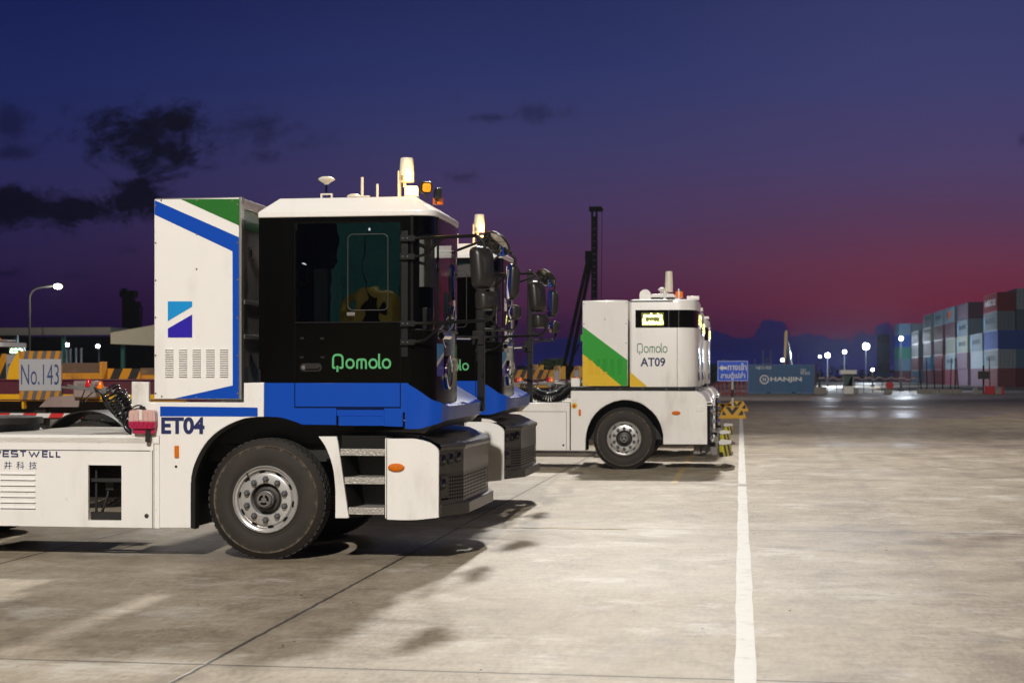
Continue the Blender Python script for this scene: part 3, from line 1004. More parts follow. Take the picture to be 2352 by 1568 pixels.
    m.box(wx0 + .10, wx0 + .18, .15, .3, Z(1128, 240), Z(1104, 240))
    m.build('battery_tray_bracket', 'under', box, bevel=.004)

    # --- deck plate, chassis, fifth wheel
    m = MB()
    m.box(xl + .02, X(302), .06, 2.44, zt - .01, zt + .012)
    m.build('deck_plate', 'deck', root)
    m = MB()
    for y0 in (.82, 1.6):
        m.box(-5.3, 1.0, y0, y0 + .09, .62, .92)
    m.box(-1.6, 1.25, .35, 2.15, .86, 1.02)
    m.box(-.9, .95, .32, 2.2, 1.02, 1.28)
    m.box(-.12, .12, .35, 2.15, .42, .62); m.box(-3.75, -3.55, .35, 2.15, .45, .65)
    m.box(-2.84, -1.5, .55, 1.95, .50, 1.05)
    m.tube([(-1.5, .5, 1.2), (-.4, .45, 1.22), (.3, .42, 1.14)], .03); m.tube([(-1.2, .42, 1.05), (-.1, .40, 1.18), (.5, .40, 1.2)], .02)
    m.box(.75, 1.5, .3, 2.2, .44, .98)
    m.build('chassis', 'under', root, bevel=.01)
    m = MB()
    n = 40
    ring = [(-3.2 + .50 * math.cos(2 * math.pi * i / n), 1.25 + .48 * math.sin(2 * math.pi * i / n)) for i in range(n)]
    m.prism(ring, 1.17, 1.23, 0, 'z')
    for k in range(6):  # paler rings stand in for shine lines on the greased plate
        r_ = .12 + .06 * k
        m.tube([(-3.2 + r_ * math.cos(a), 1.25 + r_ * math.sin(a), 1.232) for a in [2 * math.pi * i / 36 for i in range(36)]], .012, 6, 1, True)
    m.prism([(-3.6, 1.05), (-3.9, .95), (-3.9, 1.02), (-3.6, 1.17)], .9, 1.6, 0)
    m.box(-3.5, -2.9, .8, 1.7, .92, 1.17)
    m.build('fifth_wheel', ['under', 'hub_cap'], root)
    # wheels
    for x in (0.0, -3.65):
        make_wheel(root, x, .035, -1)
        make_wheel(root, x, 2.465, 1)
    for y0, y1 in ((.0, .62), (1.88, 2.5)):
        m = MB()
        a = [rad(20 + 140 * k / 18) for k in range(19)]
        m.grid([[(-3.65 + r_ * math.cos(t), y, .54 + r_ * math.sin(t)) for t in a] for r_, y in ((.655, y0), (.67, y0), (.67, y1), (.655, y1), (.655, y0))])
        m.build('mudguard', 'under', root)

    # --- equipment cabinet behind the cab
    cx0, cx1 = X(354.5, .04), X(551.5, .04)
    cz0, cz1 = Z(917, 450, .04), Z(454, 450, .04)
    m = MB(); m.box(cx0, cx1, .04, 2.40, cz0, cz1, 0)
    cab_o = m.build('battery_cabinet', 'steel', root, bevel=.012)
    YF = .036
    m = MB(); m.box(cx0 + .004, cx1 - .010, YF - .004, .0395, cz0 + .006, cz1 - .012)
    fp = m.build('front_skin', 'white_clean', cab_o, bevel=.002)
    q = lambda lst, dy=YF: [(a, dy - .0065, b) for a, b in pts(lst, YF)]
    m = MB()
    m.add(q([(355.8, 460), (549, 545), (549, 580), (534.5, 577), (355.8, 493)]), [(0, 1, 2, 3, 4)], 0)
    m.add(q([(549, 580), (549, 915), (535, 915), (534.5, 577)]), [(0, 1, 2, 3)], 0)
    m.add(q([(535, 884.8), (535, 915), (400, 915)]), [(0, 1, 2)], 0)
    m.add(q([(416, 457.8), (549.8, 457.2), (549.8, 518.3)]), [(0, 1, 2)], 1)
    m.add(q([(386, 692), (442, 692), (442, 704), (386, 737.5)]), [(0, 1, 2, 3)], 2)
    m.add(q([(442, 722), (442, 775), (386, 775), (386, 754.5)]), [(0, 1, 2, 3)], 3)
    m.build('livery', ['blue', 'green', 'lightblue', 'indigo'], cab_o, smooth=0)
    vents(cab_o, [(X(a, YF), X(b, YF)) for a, b in ((380, 399), (411.7, 430.7), (443, 462), (474, 493.6), (505.6, 524.7))], [Z(803 + 5.15 * k, 450, YF) for k in range(13)], .010, YF - .0045, 'white_clean')
    rivets(cab_o, [p(px, py, YF) for px, py in [(358, 472), (371, 460.5), (452, 461), (534, 461), (546, 470), (358, 558), (452, 538), (546, 557), (358, 644), (452, 618), (546, 643), (358, 729), (358, 816), (546, 730), (546, 816), (358, 903), (372, 910), (452, 912), (546, 903)]],
           [(.0085, -.0075), (.007, -.011), (.001, -.012)], YF)
    # stainless end wall seen in the gap behind the cab: door frames, latches
    m = MB()
    gx = cx1
    m.box(gx, gx + .012, .04, .12, cz0, cz1, 0); m.box(gx, gx + .014, .12, 2.38, cz1 - .10, cz1 - .02, 0)
    for zz in (Z(692, 560), Z(772, 560)):
        m.box(gx, gx + .016, .12, 2.3, zz - .018, zz + .018, 0)
    m.box(gx + .0, gx + .004, .125, 2.2, Z(524, 560), cz1 - .10, 1)
    m.build('end_frame', ['steel', 'green'], cab_o, bevel=.003)
    for py in (583, 827):
        m = MB(); zz = Z(py, 575, .3)
        m.box(gx + .004, gx + .020, .26, .34, zz - .06, zz + .06, 0); m.box(gx + .0205, gx + .022, .28, .32, zz - .035, zz + .035, 1)
        m.build('latch', ['chrome', 'void'], cab_o)

    # --- cab shell
    xr_, xp = X(594.5), X(945)
    zr = Z(497.5, 800)         # underside of the roof
    zB = Z(879, 800)           # black meets blue
    zS = Z(738.5, 800)         # window sill
    WID = 1.30                 # half-width cab
    # plan of the cab's front, from the near pillar round to the far side
    PLAN = [(xp, 0.0), (xp + .07, .004), (xp + .125, .022), (xp + .165, .06), (xp + .19, .115), (xp + .198, .18), (xp + .203, .40), (xp + .206, .70), (xp + .203, 1.0), (xp + .196, 1.16),
            (xp + .17, 1.25), (xp + .10, 1.295), (xp - .05, WID)]
    wl, wr, wt = X(680), X(918.5), Z(512, 800)
    m = MB()
    m.box(xr_, wl, 0, .05, Z(848, 620), zr)
    m.box(X(607), wl, 0, .05, zB, Z(848, 620))
    m.box(wl, wr, 0, .05, wt, zr)
    m.box(wr, xp, 0, .05, zB, zr)
    m.box(wl, wr, 0, .05, zB, zS)
    m.box(xr_, xr_ + .05, .05, WID - .05, zB, zr)          # rear wall
    m.box(xr_, xp - .05, WID - .05, WID, zB - .3, zr)     # far wall
    m.box(xr_ + .05, xp, .05, WID - .05, zB - .05, zB)     # floor
    m.box(xr_, xp, .05, WID - .05, zr - .02, zr)           # head lining
    cab = m.build('cab', 'black', root)
    # curved front below the windscreen, with a bright vertical edge where the nose begins
    zw = Z(757, 960)
    m = MB()
    lo = 1.375
    m.grid([[(a, b, z) for a, b in PLAN] for z in (lo, zw)])
    m.box(PLAN[0][0], PLAN[0][0] + .02, .03, .06, lo, zw)
    m.build('front_panel', 'black', cab, smooth=60)
    m = MB()
    m.grid([[(a, b, z) for a, b in PLAN] for z in (zw, zr)])
    m.build('windscreen', 'glass', cab, smooth=60)
    m = MB()     # windscreen edging: side and corner mullion strips
    for i in (0, 5, 10):
        a, b = PLAN[i]
        m.tube([(a + .004, b, zw), (a + .004, b, zr)], .011 if i else .016, 8)
    m.tube([(a + .003, b - .001, zw) for a, b in PLAN], .010, 6)
    m.build('windscreen_trim', 'black_flat', cab)
    # black border printed on the near edge of the glass
    m = MB()
    m.grid([[(a - .004, b + .004, z) for a, b in PLAN[:2]] for z in (zw, zr)])
    m.grid([[(a - .004, b + .004, z) for a, b in PLAN] for z in (zr - .16, zr)])
    m.build('glass_border', 'black', cab, smooth=60)
    # front badge: round emblem, block logo, number
    m = MB()
    fy = .62; fx = xp + .209
    m.lathe([(.155, .0), (.155, .018), (.135, .022), (.13, .016), (.001, .016)], (fx, fy, Z(855, 1031, fy)), 'x', 36, 0)
    q_ = rrect(fy - .07, fy + .07, Z(855, 1031, fy) - .055, Z(855, 1031, fy) + .075, .05, 4)
    ribbon(m, q_, .03, lambda u, v: (fx + .0185, u, v), 1, True)
    ribbon(m, [(fy, Z(855, 1031, fy) - .02), (fy, Z(855, 1031, fy) - .095)], .03, lambda u, v: (fx + .0185, u, v), 1)
    m.build('emblem', ['chrome', 'deepgreen'], cab)
    m = MB()
    zz0, zz1 = 1.64, 1.93
    P_ = lambda u, v: (xp + .2035 + (.004 if u > .3 else .0), u, v)
    def strip(poly, mi):
        m.add([(xp + .200 + min(.006, max(0, (u - .15) * .02)), u, v) for u, v in poly], [tuple(range(len(poly)))], mi)
    strip([(.14, zz1), (.44, zz1), (.44, 1.86), (.14, 1.76)], 0); strip([(.14, 1.72), (.44, 1.82), (.44, zz0), (.14, zz0)], 1); strip([(.14, 1.76), (.44, 1.86), (.44, 1.82), (.14, 1.72)], 2)
    m.build('front_logo', ['lightblue', 'indigo', 'sticker'], cab, smooth=0)
    m = MB(); put_text(m, 'ET04', lambda u, v: (fx + .002, .82 + .32 * u, 1.68 + .13 * v), 0, .02)
    m.build('front_lettering', 'sticker', cab, smooth=0)
    # wiper
    m = MB()
    a0, b0 = p(1000, 776, .35); a1, b1 = p(1034, 728, .75)
    m.tube([(fx + .03, .35, Z(772, 1010, .35)), (fx + .05, .55, Z(752, 1020, .5)), (fx + .03, .85, Z(728, 1030, .8))], [.016, .012, .007], 8)
    m.tube([(fx + .02, .22, Z(772, 1005, .3)), (fx + .05, .42, Z(772, 1015, .35))], .028, 10)
    m.tube(curve([(fx + .02, .25, Z(776, 1005, .3)), (fx + .04, .28, Z(795, 1005, .3)), (fx + .03, .36, Z(795, 1005, .3)), (fx + .02, .4, Z(776, 1005, .3))], 5), .005, 6)
    m.build('wiper', 'chrome', cab)
    # roof: bevelled white cap
    base = [(xr_, 0.0)] + PLAN + [(xr_ + .0, WID)]
    z1_, z2_, z3_ = zr, Z(486, 700), Z(452.5, 700)
    def inset(k):
        out = []
        for a, b in base:
            aa = min(max(a, xr_ + k * 1.0), xp + .20 - k * 1.15)
            bb = min(max(b, k * .55), WID - k * .7)
            out.append((aa, bb))
        return out
    m = MB()
    top_ = inset(.165)
    rows = [[(a + (.015 if a > xp - .02 else -.006 if a < xr_ + .1 else 0), b + (-.006 if b < .1 else .004), z1_) for a, b in base],
            [(a + (.015 if a > xp - .02 else -.006 if a < xr_ + .1 else 0), b + (-.006 if b < .1 else .004), z2_) for a, b in base],
            [(a, b, z3_) for a, b in top_]]
    m.grid(rows, 0, True)
    m.sheet(rows[2]); m.sheet(rows[0])
    roof = m.build('cab_roof', 'white_clean', root, bevel=.008, smooth=30)
    # door: outline grooves, window, sliding pane, handle, tags, wordmark
    m = MB()
    g = .007
    dx0, dx1, dz0, dz1 = X(676.5), X(920.5), Z(935.5, 800), Z(509, 800)
    for a, b, c, d_ in ((dx0, dx0 + g, dz0, dz1), (dx1 - g, dx1, dz0, dz1), (dx0, dx1, dz0, dz0 + g), (dx0, dx1, dz1 - g, dz1)):
        m.add([(a, -.004, c), (b, -.004, c), (b, -.004, d_), (a, -.004, d_)], [(0, 1, 2, 3)])
    m.box(dx0 + .01, dx1, -.012, -.001, zS - .010, zS - .002, 1)
    m.box(X(678), X(683), -.01, -.001, Z(512, 700), Z(530, 700), 0)
    door = m.build('door_edge', ['void', 'black_flat'], cab, smooth=0)
    m = MB()
    m.add([(wl, .012, zS), (wr, .012, zS), (wr, .012, wt), (wl, .012, wt)], [(0, 1, 2, 3)])
    m.build('door_window', 'glass_dark', cab, smooth=0)
    m = MB()
    fr = [(a, 0, b) for a, b in rrect(X(798.5), X(890.5), Z(712, 840), Z(537.5, 840), .045, 5)]
    m.tube([(a, .008, b) for a, _, b in fr], .0042, 6, 0, True)
    m.build('sliding_pane_frame', 'frame_grey', cab)
    m = MB(); a, b = p(796, 720); m.box(a, a + .075, .002, .010, b - .02, b + .012); m.build('window_catch', 'hub_cap', cab, bevel=.003)
    m = MB()
    a0, b0 = p(690, 853); a1, b1 = p(740, 834)
    m.prism(rrect(a0, a1, b0, b1, .035, 5), -.016, .0)
    m.prism(rrect(a0 + .05, a1 - .015, b0 + .025, b1 - .02, .02, 4), -.040, -.014)
    m.lathe([(.018, -.022), (.018, -.01)], (a0 + .035, 0, (b0 + b1) / 2), 'y', 16, 1)
    m.build('door_handle', ['plastic', 'hub_cap'], cab, bevel=.006)
    m = MB()
    x0, z0 = p(763, 853.5); x1, z1 = p(898.5, 812)
    wordmark(m, x0, x1, z0, z1, -.004, .205)
    m.build('door_lettering', 'mint', cab, smooth=0)
    m = MB()
    for px, py in ((694, 776.5), (740, 777), (693, 820), (741, 820)):
        a, b = p(px, py); m.box(a - .018, a + .018, -.004, 0, b - .010, b + .010)
    m.build('door_tag', 'black_flat', cab)
    # hinge pillar with mirror brackets
    m = MB()
    m.box(X(921.5), X(938.5), -.022, .0, Z(820, 930), Z(530, 930))
    m.build('hinge_pillar', 'black_flat', cab, bevel=.006)

    # --- interior
    m = MB()
    m.box(X(700), X(790), .45, .95, zB + .02, 1.95); m.box(X(690), X(722), .45, .95, 1.9, 2.62); m.prism(rrect(X(690), X(716), 2.62, 2.84, .04), .58, .82)
    m.build('driver_seat', 'seat', cab, bevel=.05)
    m = MB()
    m.prism([(X(905), zB), (X(960), zB), (X(985), 1.85), (X(955), 2.0), (X(905), 1.9)], .12, WID - .1)
    m.tube([(X(880) + .05 * math.cos(t), .70 + .2 * math.sin(t), 2.08 + .12 * math.cos(t)) for t in [2 * math.pi * i / 24 for i in range(24)]], .014, 6, 0, True)
    m.box(X(948), X(975), .22, .34, 2.0, 2.25)
    m.build('dashboard', 'plastic', cab, bevel=.01)
    m = MB()
    m.grid([[(a - .03, b + .025, z) for a, b in PLAN[1:6]] for z in (Z(657, 965, .05), Z(517, 965, .05))])
    m.tube([(PLAN[1][0] - .03, .03, Z(657, 965, .05)), (PLAN[3][0] - .03, .07, Z(657, 965, .05)), (PLAN[5][0] - .03, .2, Z(657, 965, .05))], .009, 6)
    m.build('sun_blind', 'shade', cab)

    # --- blue band under the cab and the swept nose
    blue = pts([(607, 879), (936, 879), (936, 984.5), (930, 984.6), (930, 947), (925, 947), (925, 980), (882, 978.5), (882, 936.8), (772.6, 936.8), (772.6, 975.7), (693, 975), (682, 970), (669, 965.6), (655, 961), (637.7, 957.6), (607, 956)])
    m = MB(); m.prism(blue, -.002, .05)
    bb = m.build('blue_skirt', 'blue', root, bevel=.004)
    m = MB()      # toe-kick behind the step recess and the lower bar
    m.box(X(772.6), X(882), .02, .06, Z(955, 820), Z(934, 820), 0); m.box(X(772.6) + .02, X(882), .0, .04, Z(977, 820), Z(955.5, 820), 0)
    m.build('step_recess', 'blue', bb)
    # same door groove crosses the blue band
    m = MB()
    for a, b, c, d_ in ((dx0, dx0 + g, dz0, zB), (dx1 - g, dx1, dz0, zB), (dx0, dx1, dz0 - .003, dz0 + g)):
        m.add([(a, -.006, c), (b, -.006, c), (b, -.006, d_), (a, -.006, d_)], [(0, 1, 2, 3)])
    m.build('door_seam', 'void', bb, smooth=0)
    # nose: from the cab's foot out to a swept front edge
    n_ = 14
    xn = X(936)
    inner = []; outt = []; outb = []
    def seg(pl):
        out = []
        for (a0, b0), (a1, b1) in zip(pl, pl[1:]):
            out += [Vector((a0 + (a1 - a0) * k / 4, b0 + (b1 - b0) * k / 4, 0)) for k in range(4)]
        return out
    OUT = curve([(xn, -.002, 0), (xn + .12, -.001, 0), (xn + .215, .018, 0), (xn + .298, .075, 0)], 4)[:-1] + seg([(xn + .298, .075), (xn + .325, .25), (xn + .345, .6), (xn + .345, 1.3), (xn + .345, 1.80), (xn + .31, 2.15), (xn + .25, 2.45)]) + [Vector((xn + .25, 2.45, 0))]
    INN = curve([(xn, .0, 0), (xn + .09, .005, 0), (xn + .155, .03, 0), (xn + .19, .06, 0)], 4)[:-1] + seg([(xn + .19, .06), (xn + .215, .15), (xn + .228, .40), (xn + .228, .9), (xn + .20, 1.30), (xn - .06, 1.9), (xn - .10, 2.45)]) + [Vector((xn - .10, 2.45, 0))]
    for i, (o_, c_) in enumerate(zip(OUT, INN)):
        t = i / (len(OUT) - 1) * 9
        zu = [zB, Z(895, 955), Z(912, 975), 1.415, 1.392, 1.39, 1.395, 1.42, 1.60, 1.60]
        k = min(int(t), 8); zz = zu[k] + (zu[k + 1] - zu[k]) * (t - k)
        zo_ = [zB, Z(900, 958), Z(918, 980), 1.40, 1.375, 1.375, 1.375, 1.385, 1.39, 1.39]
        zo = zo_[k] + (zo_[k + 1] - zo_[k]) * (t - k)
        zl_ = [Z(984.6, 930), Z(984.6, 955), 1.205, 1.235, 1.25, 1.255, 1.26, 1.265, 1.27, 1.27]
        zl = zl_[k] + (zl_[k + 1] - zl_[k]) * (t - k)
        inner.append((c_.x, c_.y, zz)); outt.append((o_.x, o_.y, zo)); outb.append((o_.x - .012, o_.y + (.004 if i < 12 else 0), zl))
    m = MB(); m.grid([inner, outt, outb])
    m.build('nose_cowl', 'blue', root, smooth=16)
    lip0 = [(a, b + .004, c) for a, b, c in outb]
    lip1 = [(a - .09 if b > .03 else a, b + .02, c - .075 if b > .03 else c) for a, b, c in outb]
    lip2 = [(xn - .5, max(b, .1), c - .04) for a, b, c in outb]
    m = MB(); m.grid([lip0, lip1, lip2]); m.build('nose_underside', 'charcoal', root, smooth=30)
    # tall post at the far front corner, with a brace to the cab
    yp = 2.05
    px0, px1 = X(1096, yp), X(1112, yp)
    m = MB()
    m.box(px0, px1, yp, yp + .07, Z(944, 1104, yp), Z(545, 1104, yp))
    m.box(px0 - .05, px1, yp - .012, yp, Z(792, 1104, yp), Z(760, 1104, yp))
    m.build('corner_post', 'black_flat', root, bevel=.006)
    m = MB(); m.tube([(xp + .15, 1.2, Z(777, 1060, 1.3)), (px0, yp, Z(777, 1090, yp))], .014); m.build('post_brace', 'chrome', root)

    # --- mirror arms and mirrors
    def arms(y0, y1, far=False):
        m = MB(); up = []

        def split(q):
            up.append(q)
            return MB()
        if not far:
            ya, yb = y0, y1
            f = lambda px, py, y: (X(px, y), y, Z(py, px, y))
            P1 = round_path([f(930, 547.5, ya), f(975, 546.5, ya - .02), f(1098, 541, yb), f(1113, 560, yb), f(1114, 575, yb)], .09, 6)
            m.tube(P1, .0155, 10)
            m.tube(round_path([f(930, 589.5, ya), f(975, 588, ya - .02), f(1018, 545.5, yb * .5 + ya * .5)], .08, 5), .0125, 8)
            m = split(m)
            P2 = round_path([f(930, 743, ya), f(985, 742, ya - .02), f(1116, 736, yb), f(1134, 724, yb), f(1135, 700, yb)], .09, 6)
            m.tube(P2, .0155, 10)
            m.tube(round_path([f(930, 785.5, ya), f(975, 784, ya - .02), f(1018, 740.5, yb * .5 + ya * .5)], .08, 5), .0125, 8)
            for py in (547.5, 589.5, 743, 785.5):
                m_ = up[0] if py < 700 else m
                a, b, c = f(931, py, ya)
                m_.box(X(922), X(955), ya - .025, 0, c - .024, c + .024)
                for px in (927, 937):
                    m_.lathe([(.007, -.028), (.004, -.031), (.001, -.031)], (X(px, ya), ya, Z(py, px, ya)), 'y', 8, 1)
        else:
            f = lambda px, py, y: (X(px, y), y, Z(py, px, y))
            m.tube(round_path([f(1104, 579, yp), f(1125, 577, yp + .2), f(1170, 578, y1), f(1183, 590, y1), f(1183, 608, y1)], .08, 6), .0155, 10)
            m.tube(round_path([f(1104, 620, yp), f(1125, 606, yp + .1), f(1152, 581, yp + .3)], .08), .0125, 8)
            m = split(m)
            m.tube(round_path([f(1110, 757, yp), f(1140, 757, yp + .2), f(1178, 757, y1), f(1186, 748, y1), f(1186, 730, y1)], .07, 6), .0155, 10)
            m.tube(round_path([f(1112, 722, yp), f(1125, 730, yp + .1), f(1148, 756, yp + .3)], .05), .0125, 8)
        for q in up + [m]:
            q.build('mirror_arm', ['black_flat', 'hub_cap'], root)

    arms(-.03, -.30)
    arms(0, 2.75, True)

    def mirror(px0, px1, py0, py1, y, wdt, lean, name, turn):
        """housing seen from behind; the glass faces back along the truck (-x)"""
        xa, xb = X(px0, y), X(px1, y)
        za, zb_ = Z(py1, px0, y), Z(py0, px0, y)
        H = zb_ - za
        xc, zc_ = (xa + xb) / 2, (za + zb_) / 2
        D = .075
        mm = MB()
        rows = []
        for dx, sc in ((-D * .55, .97), (-D * .5, 1.0), (D * .1, 1.0), (D * .5, .92), (D * .8, .72), (D * .92, .3)):
            rows.append([(dx, u * sc, v * sc) for u, v in rrect(-wdt / 2, wdt / 2, -H / 2, H / 2, min(.06, H * .2), 5)])
        mm.grid(rows, 0, True); mm.sheet(list(reversed(rows[0])), 0); mm.sheet(rows[-1], 0)
        o1 = mm.build(name, 'plastic', root, smooth=45)
        o1.location = (xc, y, zc_); o1.rotation_euler = (0, rad(lean), rad(turn))
        mg = MB()
        mg.grid([[(-D * .552 - .002 - .012 * (1 - k * k), u * k, v * k) for u, v in rrect(-wdt / 2 + .012, wdt / 2 - .012, -H / 2 + .012, H / 2 - .012, .04, 5)] for k in (1, .6, .2, .001)], 0, True)
        mg.build('mirror_glass', 'mirror', o1, smooth=60)
        return o1

    mirror(1086, 1131, 566, 664, -.28, .215, -6, 'main_mirror', -38)
    mirror(1097, 1139, 670, 713, -.28, .20, -4, 'lower_mirror', -38)
    mirror(1162, 1190, 607, 690, 2.72, .20, 3, 'main_mirror', 26)
    mirror(1168, 1192, 701, 735, 2.72, .19, 0, 'lower_mirror', 26)
    # round front-view mirror
    mm = MB()
    mm.lathe([(.135, 0), (.14, .012), (.125, .03), (.08, .05), (.001, .06)], (0, 0, 0), 'x', 32, 0)
    mm.lathe([(.127, -.001), (.09, -.018), (.05, -.026), (.001, -.028)], (0, 0, 0), 'x', 32, 1)
    o1 = mm.build('round_mirror', ['plastic', 'mirror'], root, smooth=50)
    o1.location = (X(1139, .25), .25, Z(561, 1139, .25)); o1.rotation_mode = 'QUATERNION'; o1.rotation_quaternion = Vector((.42, .62, .66)).to_track_quat('X', 'Z')
    mm = MB(); mm.tube([(X(1050, .3), .3, Z(575, 1050, .3)), (X(1090, .2), .22, Z(559, 1090, .2)), (X(1120, .23), .25, Z(550, 1120, .25))], .0125, 8); mm.build('mirror_stay', 'black_flat', root)
    mm = MB(); mm.tube([(X(1118, .25), .27, Z(577, 1118, .25)), (X(1165, .3), .3, Z(577, 1165, .3)), (px1, yp, Z(578, 1104, yp))], .012, 8); mm.build('mirror_stay', 'black_flat', root)

    # --- steps and front wing
    m = MB(); m.prism(pts([(731, 1002), (772.6, 1002), (776, 1016), (788, 1099), (801, 1189.5), (769.5, 1189.5), (770, 1160), (770, 1127.5), (768.5, 1105), (766, 1083), (762.5, 1067), (758, 1051), (752, 1036), (745.6, 1022.7), (738.5, 1012)]), .0, .04)
    m.build('step_side', 'white', root, bevel=.005)
    m = MB(); m.add([], [])
    q0 = pts([(772.6, 1002), (776, 1016), (788, 1099), (801, 1189.5)])
    m.grid([[(a + .002, .02, b) for a, b in q0], [(a + .055, .10, b) for a, b in q0], [(a + .09, .34, b) for a, b in q0]])
    m.box(X(776), X(888), .34, .36, Z(1186, 840), Z(1000, 840)); m.box(X(782), X(886), .045, .35, Z(1029.5, 840), Z(1000.5, 840))
    m.build('step_well', 'black_flat', root)
    for (a, b, c, d_) in ((780.6, 883.5, 1030.7, 1046), (790.5, 883, 1096, 1111), (800, 882, 1165.6, 1181)):
        m = MB(); x0, z0 = p(a, d_); x1, z1 = p(b, c)
        m.box(x0, x1, .012, .30, z0, z1)
        for k in range(16):
            xx = x0 + (x1 - x0) * (k + .5) / 16
            for j in range(2):
                zz = z0 + (z1 - z0) * (.3 + .4 * j)
                sgn = 1 if (k + j) % 2 else -1
                m.add([(xx - .012, .0105, zz - .008 * sgn), (xx + .012, .0105, zz + .008 * sgn), (xx + .012, .0105, zz + .008 * sgn + .006), (xx - .012, .0105, zz - .008 * sgn + .006)], [(0, 1, 2, 3)], 1)
        m.build('step', ['checker', 'chrome'], root, bevel=.003)
    m = MB(); m.box(X(884.5), X(887.3), .0, .3, Z(1190, 886), Z(1006, 886)); m.build('step_post', 'white', root, bevel=.003)
    panel = pts([(889, 1007), (945, 1007), (955, 1007.6), (972, 1011), (987, 1016), (998, 1023), (1005, 1030), (1007.6, 1036), (1007, 1188), (985, 1190.5), (960, 1193), (939, 1194), (915, 1193.5), (889, 1192.6)])
    m = MB(); m.prism(panel, .0, .04); m.build('front_wing', 'white', root, bevel=.014, seg=3)
    m = MB(); m.prism(panel, 2.46, 2.5); m.build('front_wing', 'white', root, bevel=.014, seg=3)
    x0, z0 = p(910.3, 1073); marker_lamp(root, x0, z0, .0, .074, .036)

    # --- faceted front end
    xA, xB = X(1009, .03), X(1064.7, .46)
    FP = [(xA, .035), (xB, .46), (xB + .01, 1.80), (xA + .03, 2.44)]
    zt_, zb2 = 1.005, .52
    off = lambda k: [(a + k, b) for a, b in FP]
    m = MB()
    # upright face with real openings: round lamp holes are rings set proud, mesh is bars over a dark recess
    m.grid([[(a, b, z) for a, b in FP] for z in (zb2, .80)][0:0] or [[(a, b, z) for a, b in FP] for z in (.775, zt_)])
    m.grid([[(a - .02, b, z) for a, b in FP] for z in (zb2 - .02, .775)], 1)
    # grille bars
    def facet(i, u, z):
        a, b = FP[i], FP[i + 1]
        return Vector((a[0] + (b[0] - a[0]) * u, a[1] + (b[1] - a[1]) * u, z))
    for i, u0 in ((0, .0), (1, 0), (2, 0)):
        nr = 7
        for k in range(nr + 1):
            z = zb2 + .02 + (.755 - zb2 - .02) * k / nr
            us = 0.34 if (i == 0 and k > 1) else .05 if i == 0 else 0
            ue = 1 if i < 2 else .95
            m.add([facet(i, us, z - .0065), facet(i, ue, z - .0065), facet(i, ue, z + .0065), facet(i, us, z + .0065)], [(0, 1, 2, 3)], 0)
        nc = 10 if i != 1 else 17
        for k in range(nc + 1):
            u = k / nc
            dl = (.030 / 1.34 if i == 1 else .016 / .45)
            if i == 0 and u < .34:
                continue
            bk = Vector((-.0025, 0, 0)); m.add([facet(i, u - dl / 2, zb2 + .02) + bk, facet(i, u + dl / 2, zb2 + .02) + bk, facet(i, u + dl / 2, .76) + bk, facet(i, u - dl / 2, .76) + bk], [(0, 1, 2, 3)], 0)
    for u0, u1, z0, z1 in ((.0, .36, zb2 + .06, .78), (.0, .06, zb2, .78)):
        m.add([facet(0, u0, z0), facet(0, u1, z0), facet(0, u1, z1), facet(0, u0, z1)], [(0, 1, 2, 3)], 0)
        m.add([facet(2, 1 - u0, z0), facet(2, 1 - u1, z0), facet(2, 1 - u1, z1), facet(2, 1 - u0, z1)], [(0, 1, 2, 3)], 0)
    for z0, z1 in ((.752, .78), (zb2 - .02, zb2 + .02)):
        m.grid([[(a, b, z) for a, b in FP] for z in (z0, z1)])
    bum = m.build('front_end', ['charcoal', 'void'], root, smooth=8)
    # hood over it
    m = MB()
    up = [(a + .02, b) for a, b in FP]; md = [(a - .03, b) for a, b in FP]
    HB = [(xA - .42, .05), (xA - .30, .46), (xA - .30, 1.80), (xA - .42, 2.44)]
    rows = [[(a + .005, b, zt_ - .02) for a, b in FP], [(a + .02, b, zt_) for a, b in FP], [(a + .015, b, zt_ + .03) for a, b in FP]]
    rows.append([(a * .6 + c * .4, b * .6 + d_ * .4, zt_ + .115) for (a, b), (c, d_) in zip(FP, HB)])
    rows.append([(c, d_, zt_ + .14) for c, d_ in HB])
    m.grid(rows); m.build('hood', 'charcoal', root, smooth=8, bevel=.012)
    # bumper bar
    m = MB()
    B0 = [(xA + .02, .045), (xB + .05, .48), (xB + .06, 1.82), (xA + .05, 2.43)]
    B1 = [(a - .13, b) for a, b in B0]
    m.grid([[(a, b, z) for a, b in B] for B, z in ((B1, zb2 - .01), (B0, zb2 - .012), (B0, zb2 - .112), (B1, zb2 - .115))])
    m.sheet([(B0[0][0], B0[0][1], zb2 - .012), (B1[0][0], B1[0][1], zb2 - .01), (B1[0][0], B1[0][1], zb2 - .115), (B0[0][0], B0[0][1], zb2 - .112)])
    m.build('bumper', 'charcoal', root, bevel=.006, smooth=8)
    # round lamps
    fn = Vector((FP[1][1] - FP[0][1], -(FP[1][0] - FP[0][0]), 0)).normalized()
    for u, z in ((.13, .90), (.44, .905), (.76, .915), (.13, .69)):
        c_ = facet(0, u, z)
        mm = MB()
        mm.lathe([(.052, .0), (.053, .010), (.047, .012), (.045, -.004), (.001, -.004)], (0, 0, 0), 'x', 24, 0)
        mm.lathe([(.044, -.002), (.030, .006), (.001, .010)], (0, 0, 0), 'x', 24, 1)
        o1 = mm.build('headlight', ['plastic', 'glass_lamp'], root, smooth=40)
        o1.location = c_ + fn * .002
        o1.rotation_euler = (0, 0, math.atan2(fn.y, fn.x))

    # --- roof equipment
    zt0 = Z(452.5, 800) - .01
    yq = .30
    xq = lambda px: X(px, yq)
    zq = lambda py, px=800: Z(py, px, yq)
    zt0 = z3_ - .004
    m = MB()
    x_ = xq(750); zc_ = zq(413, 750)
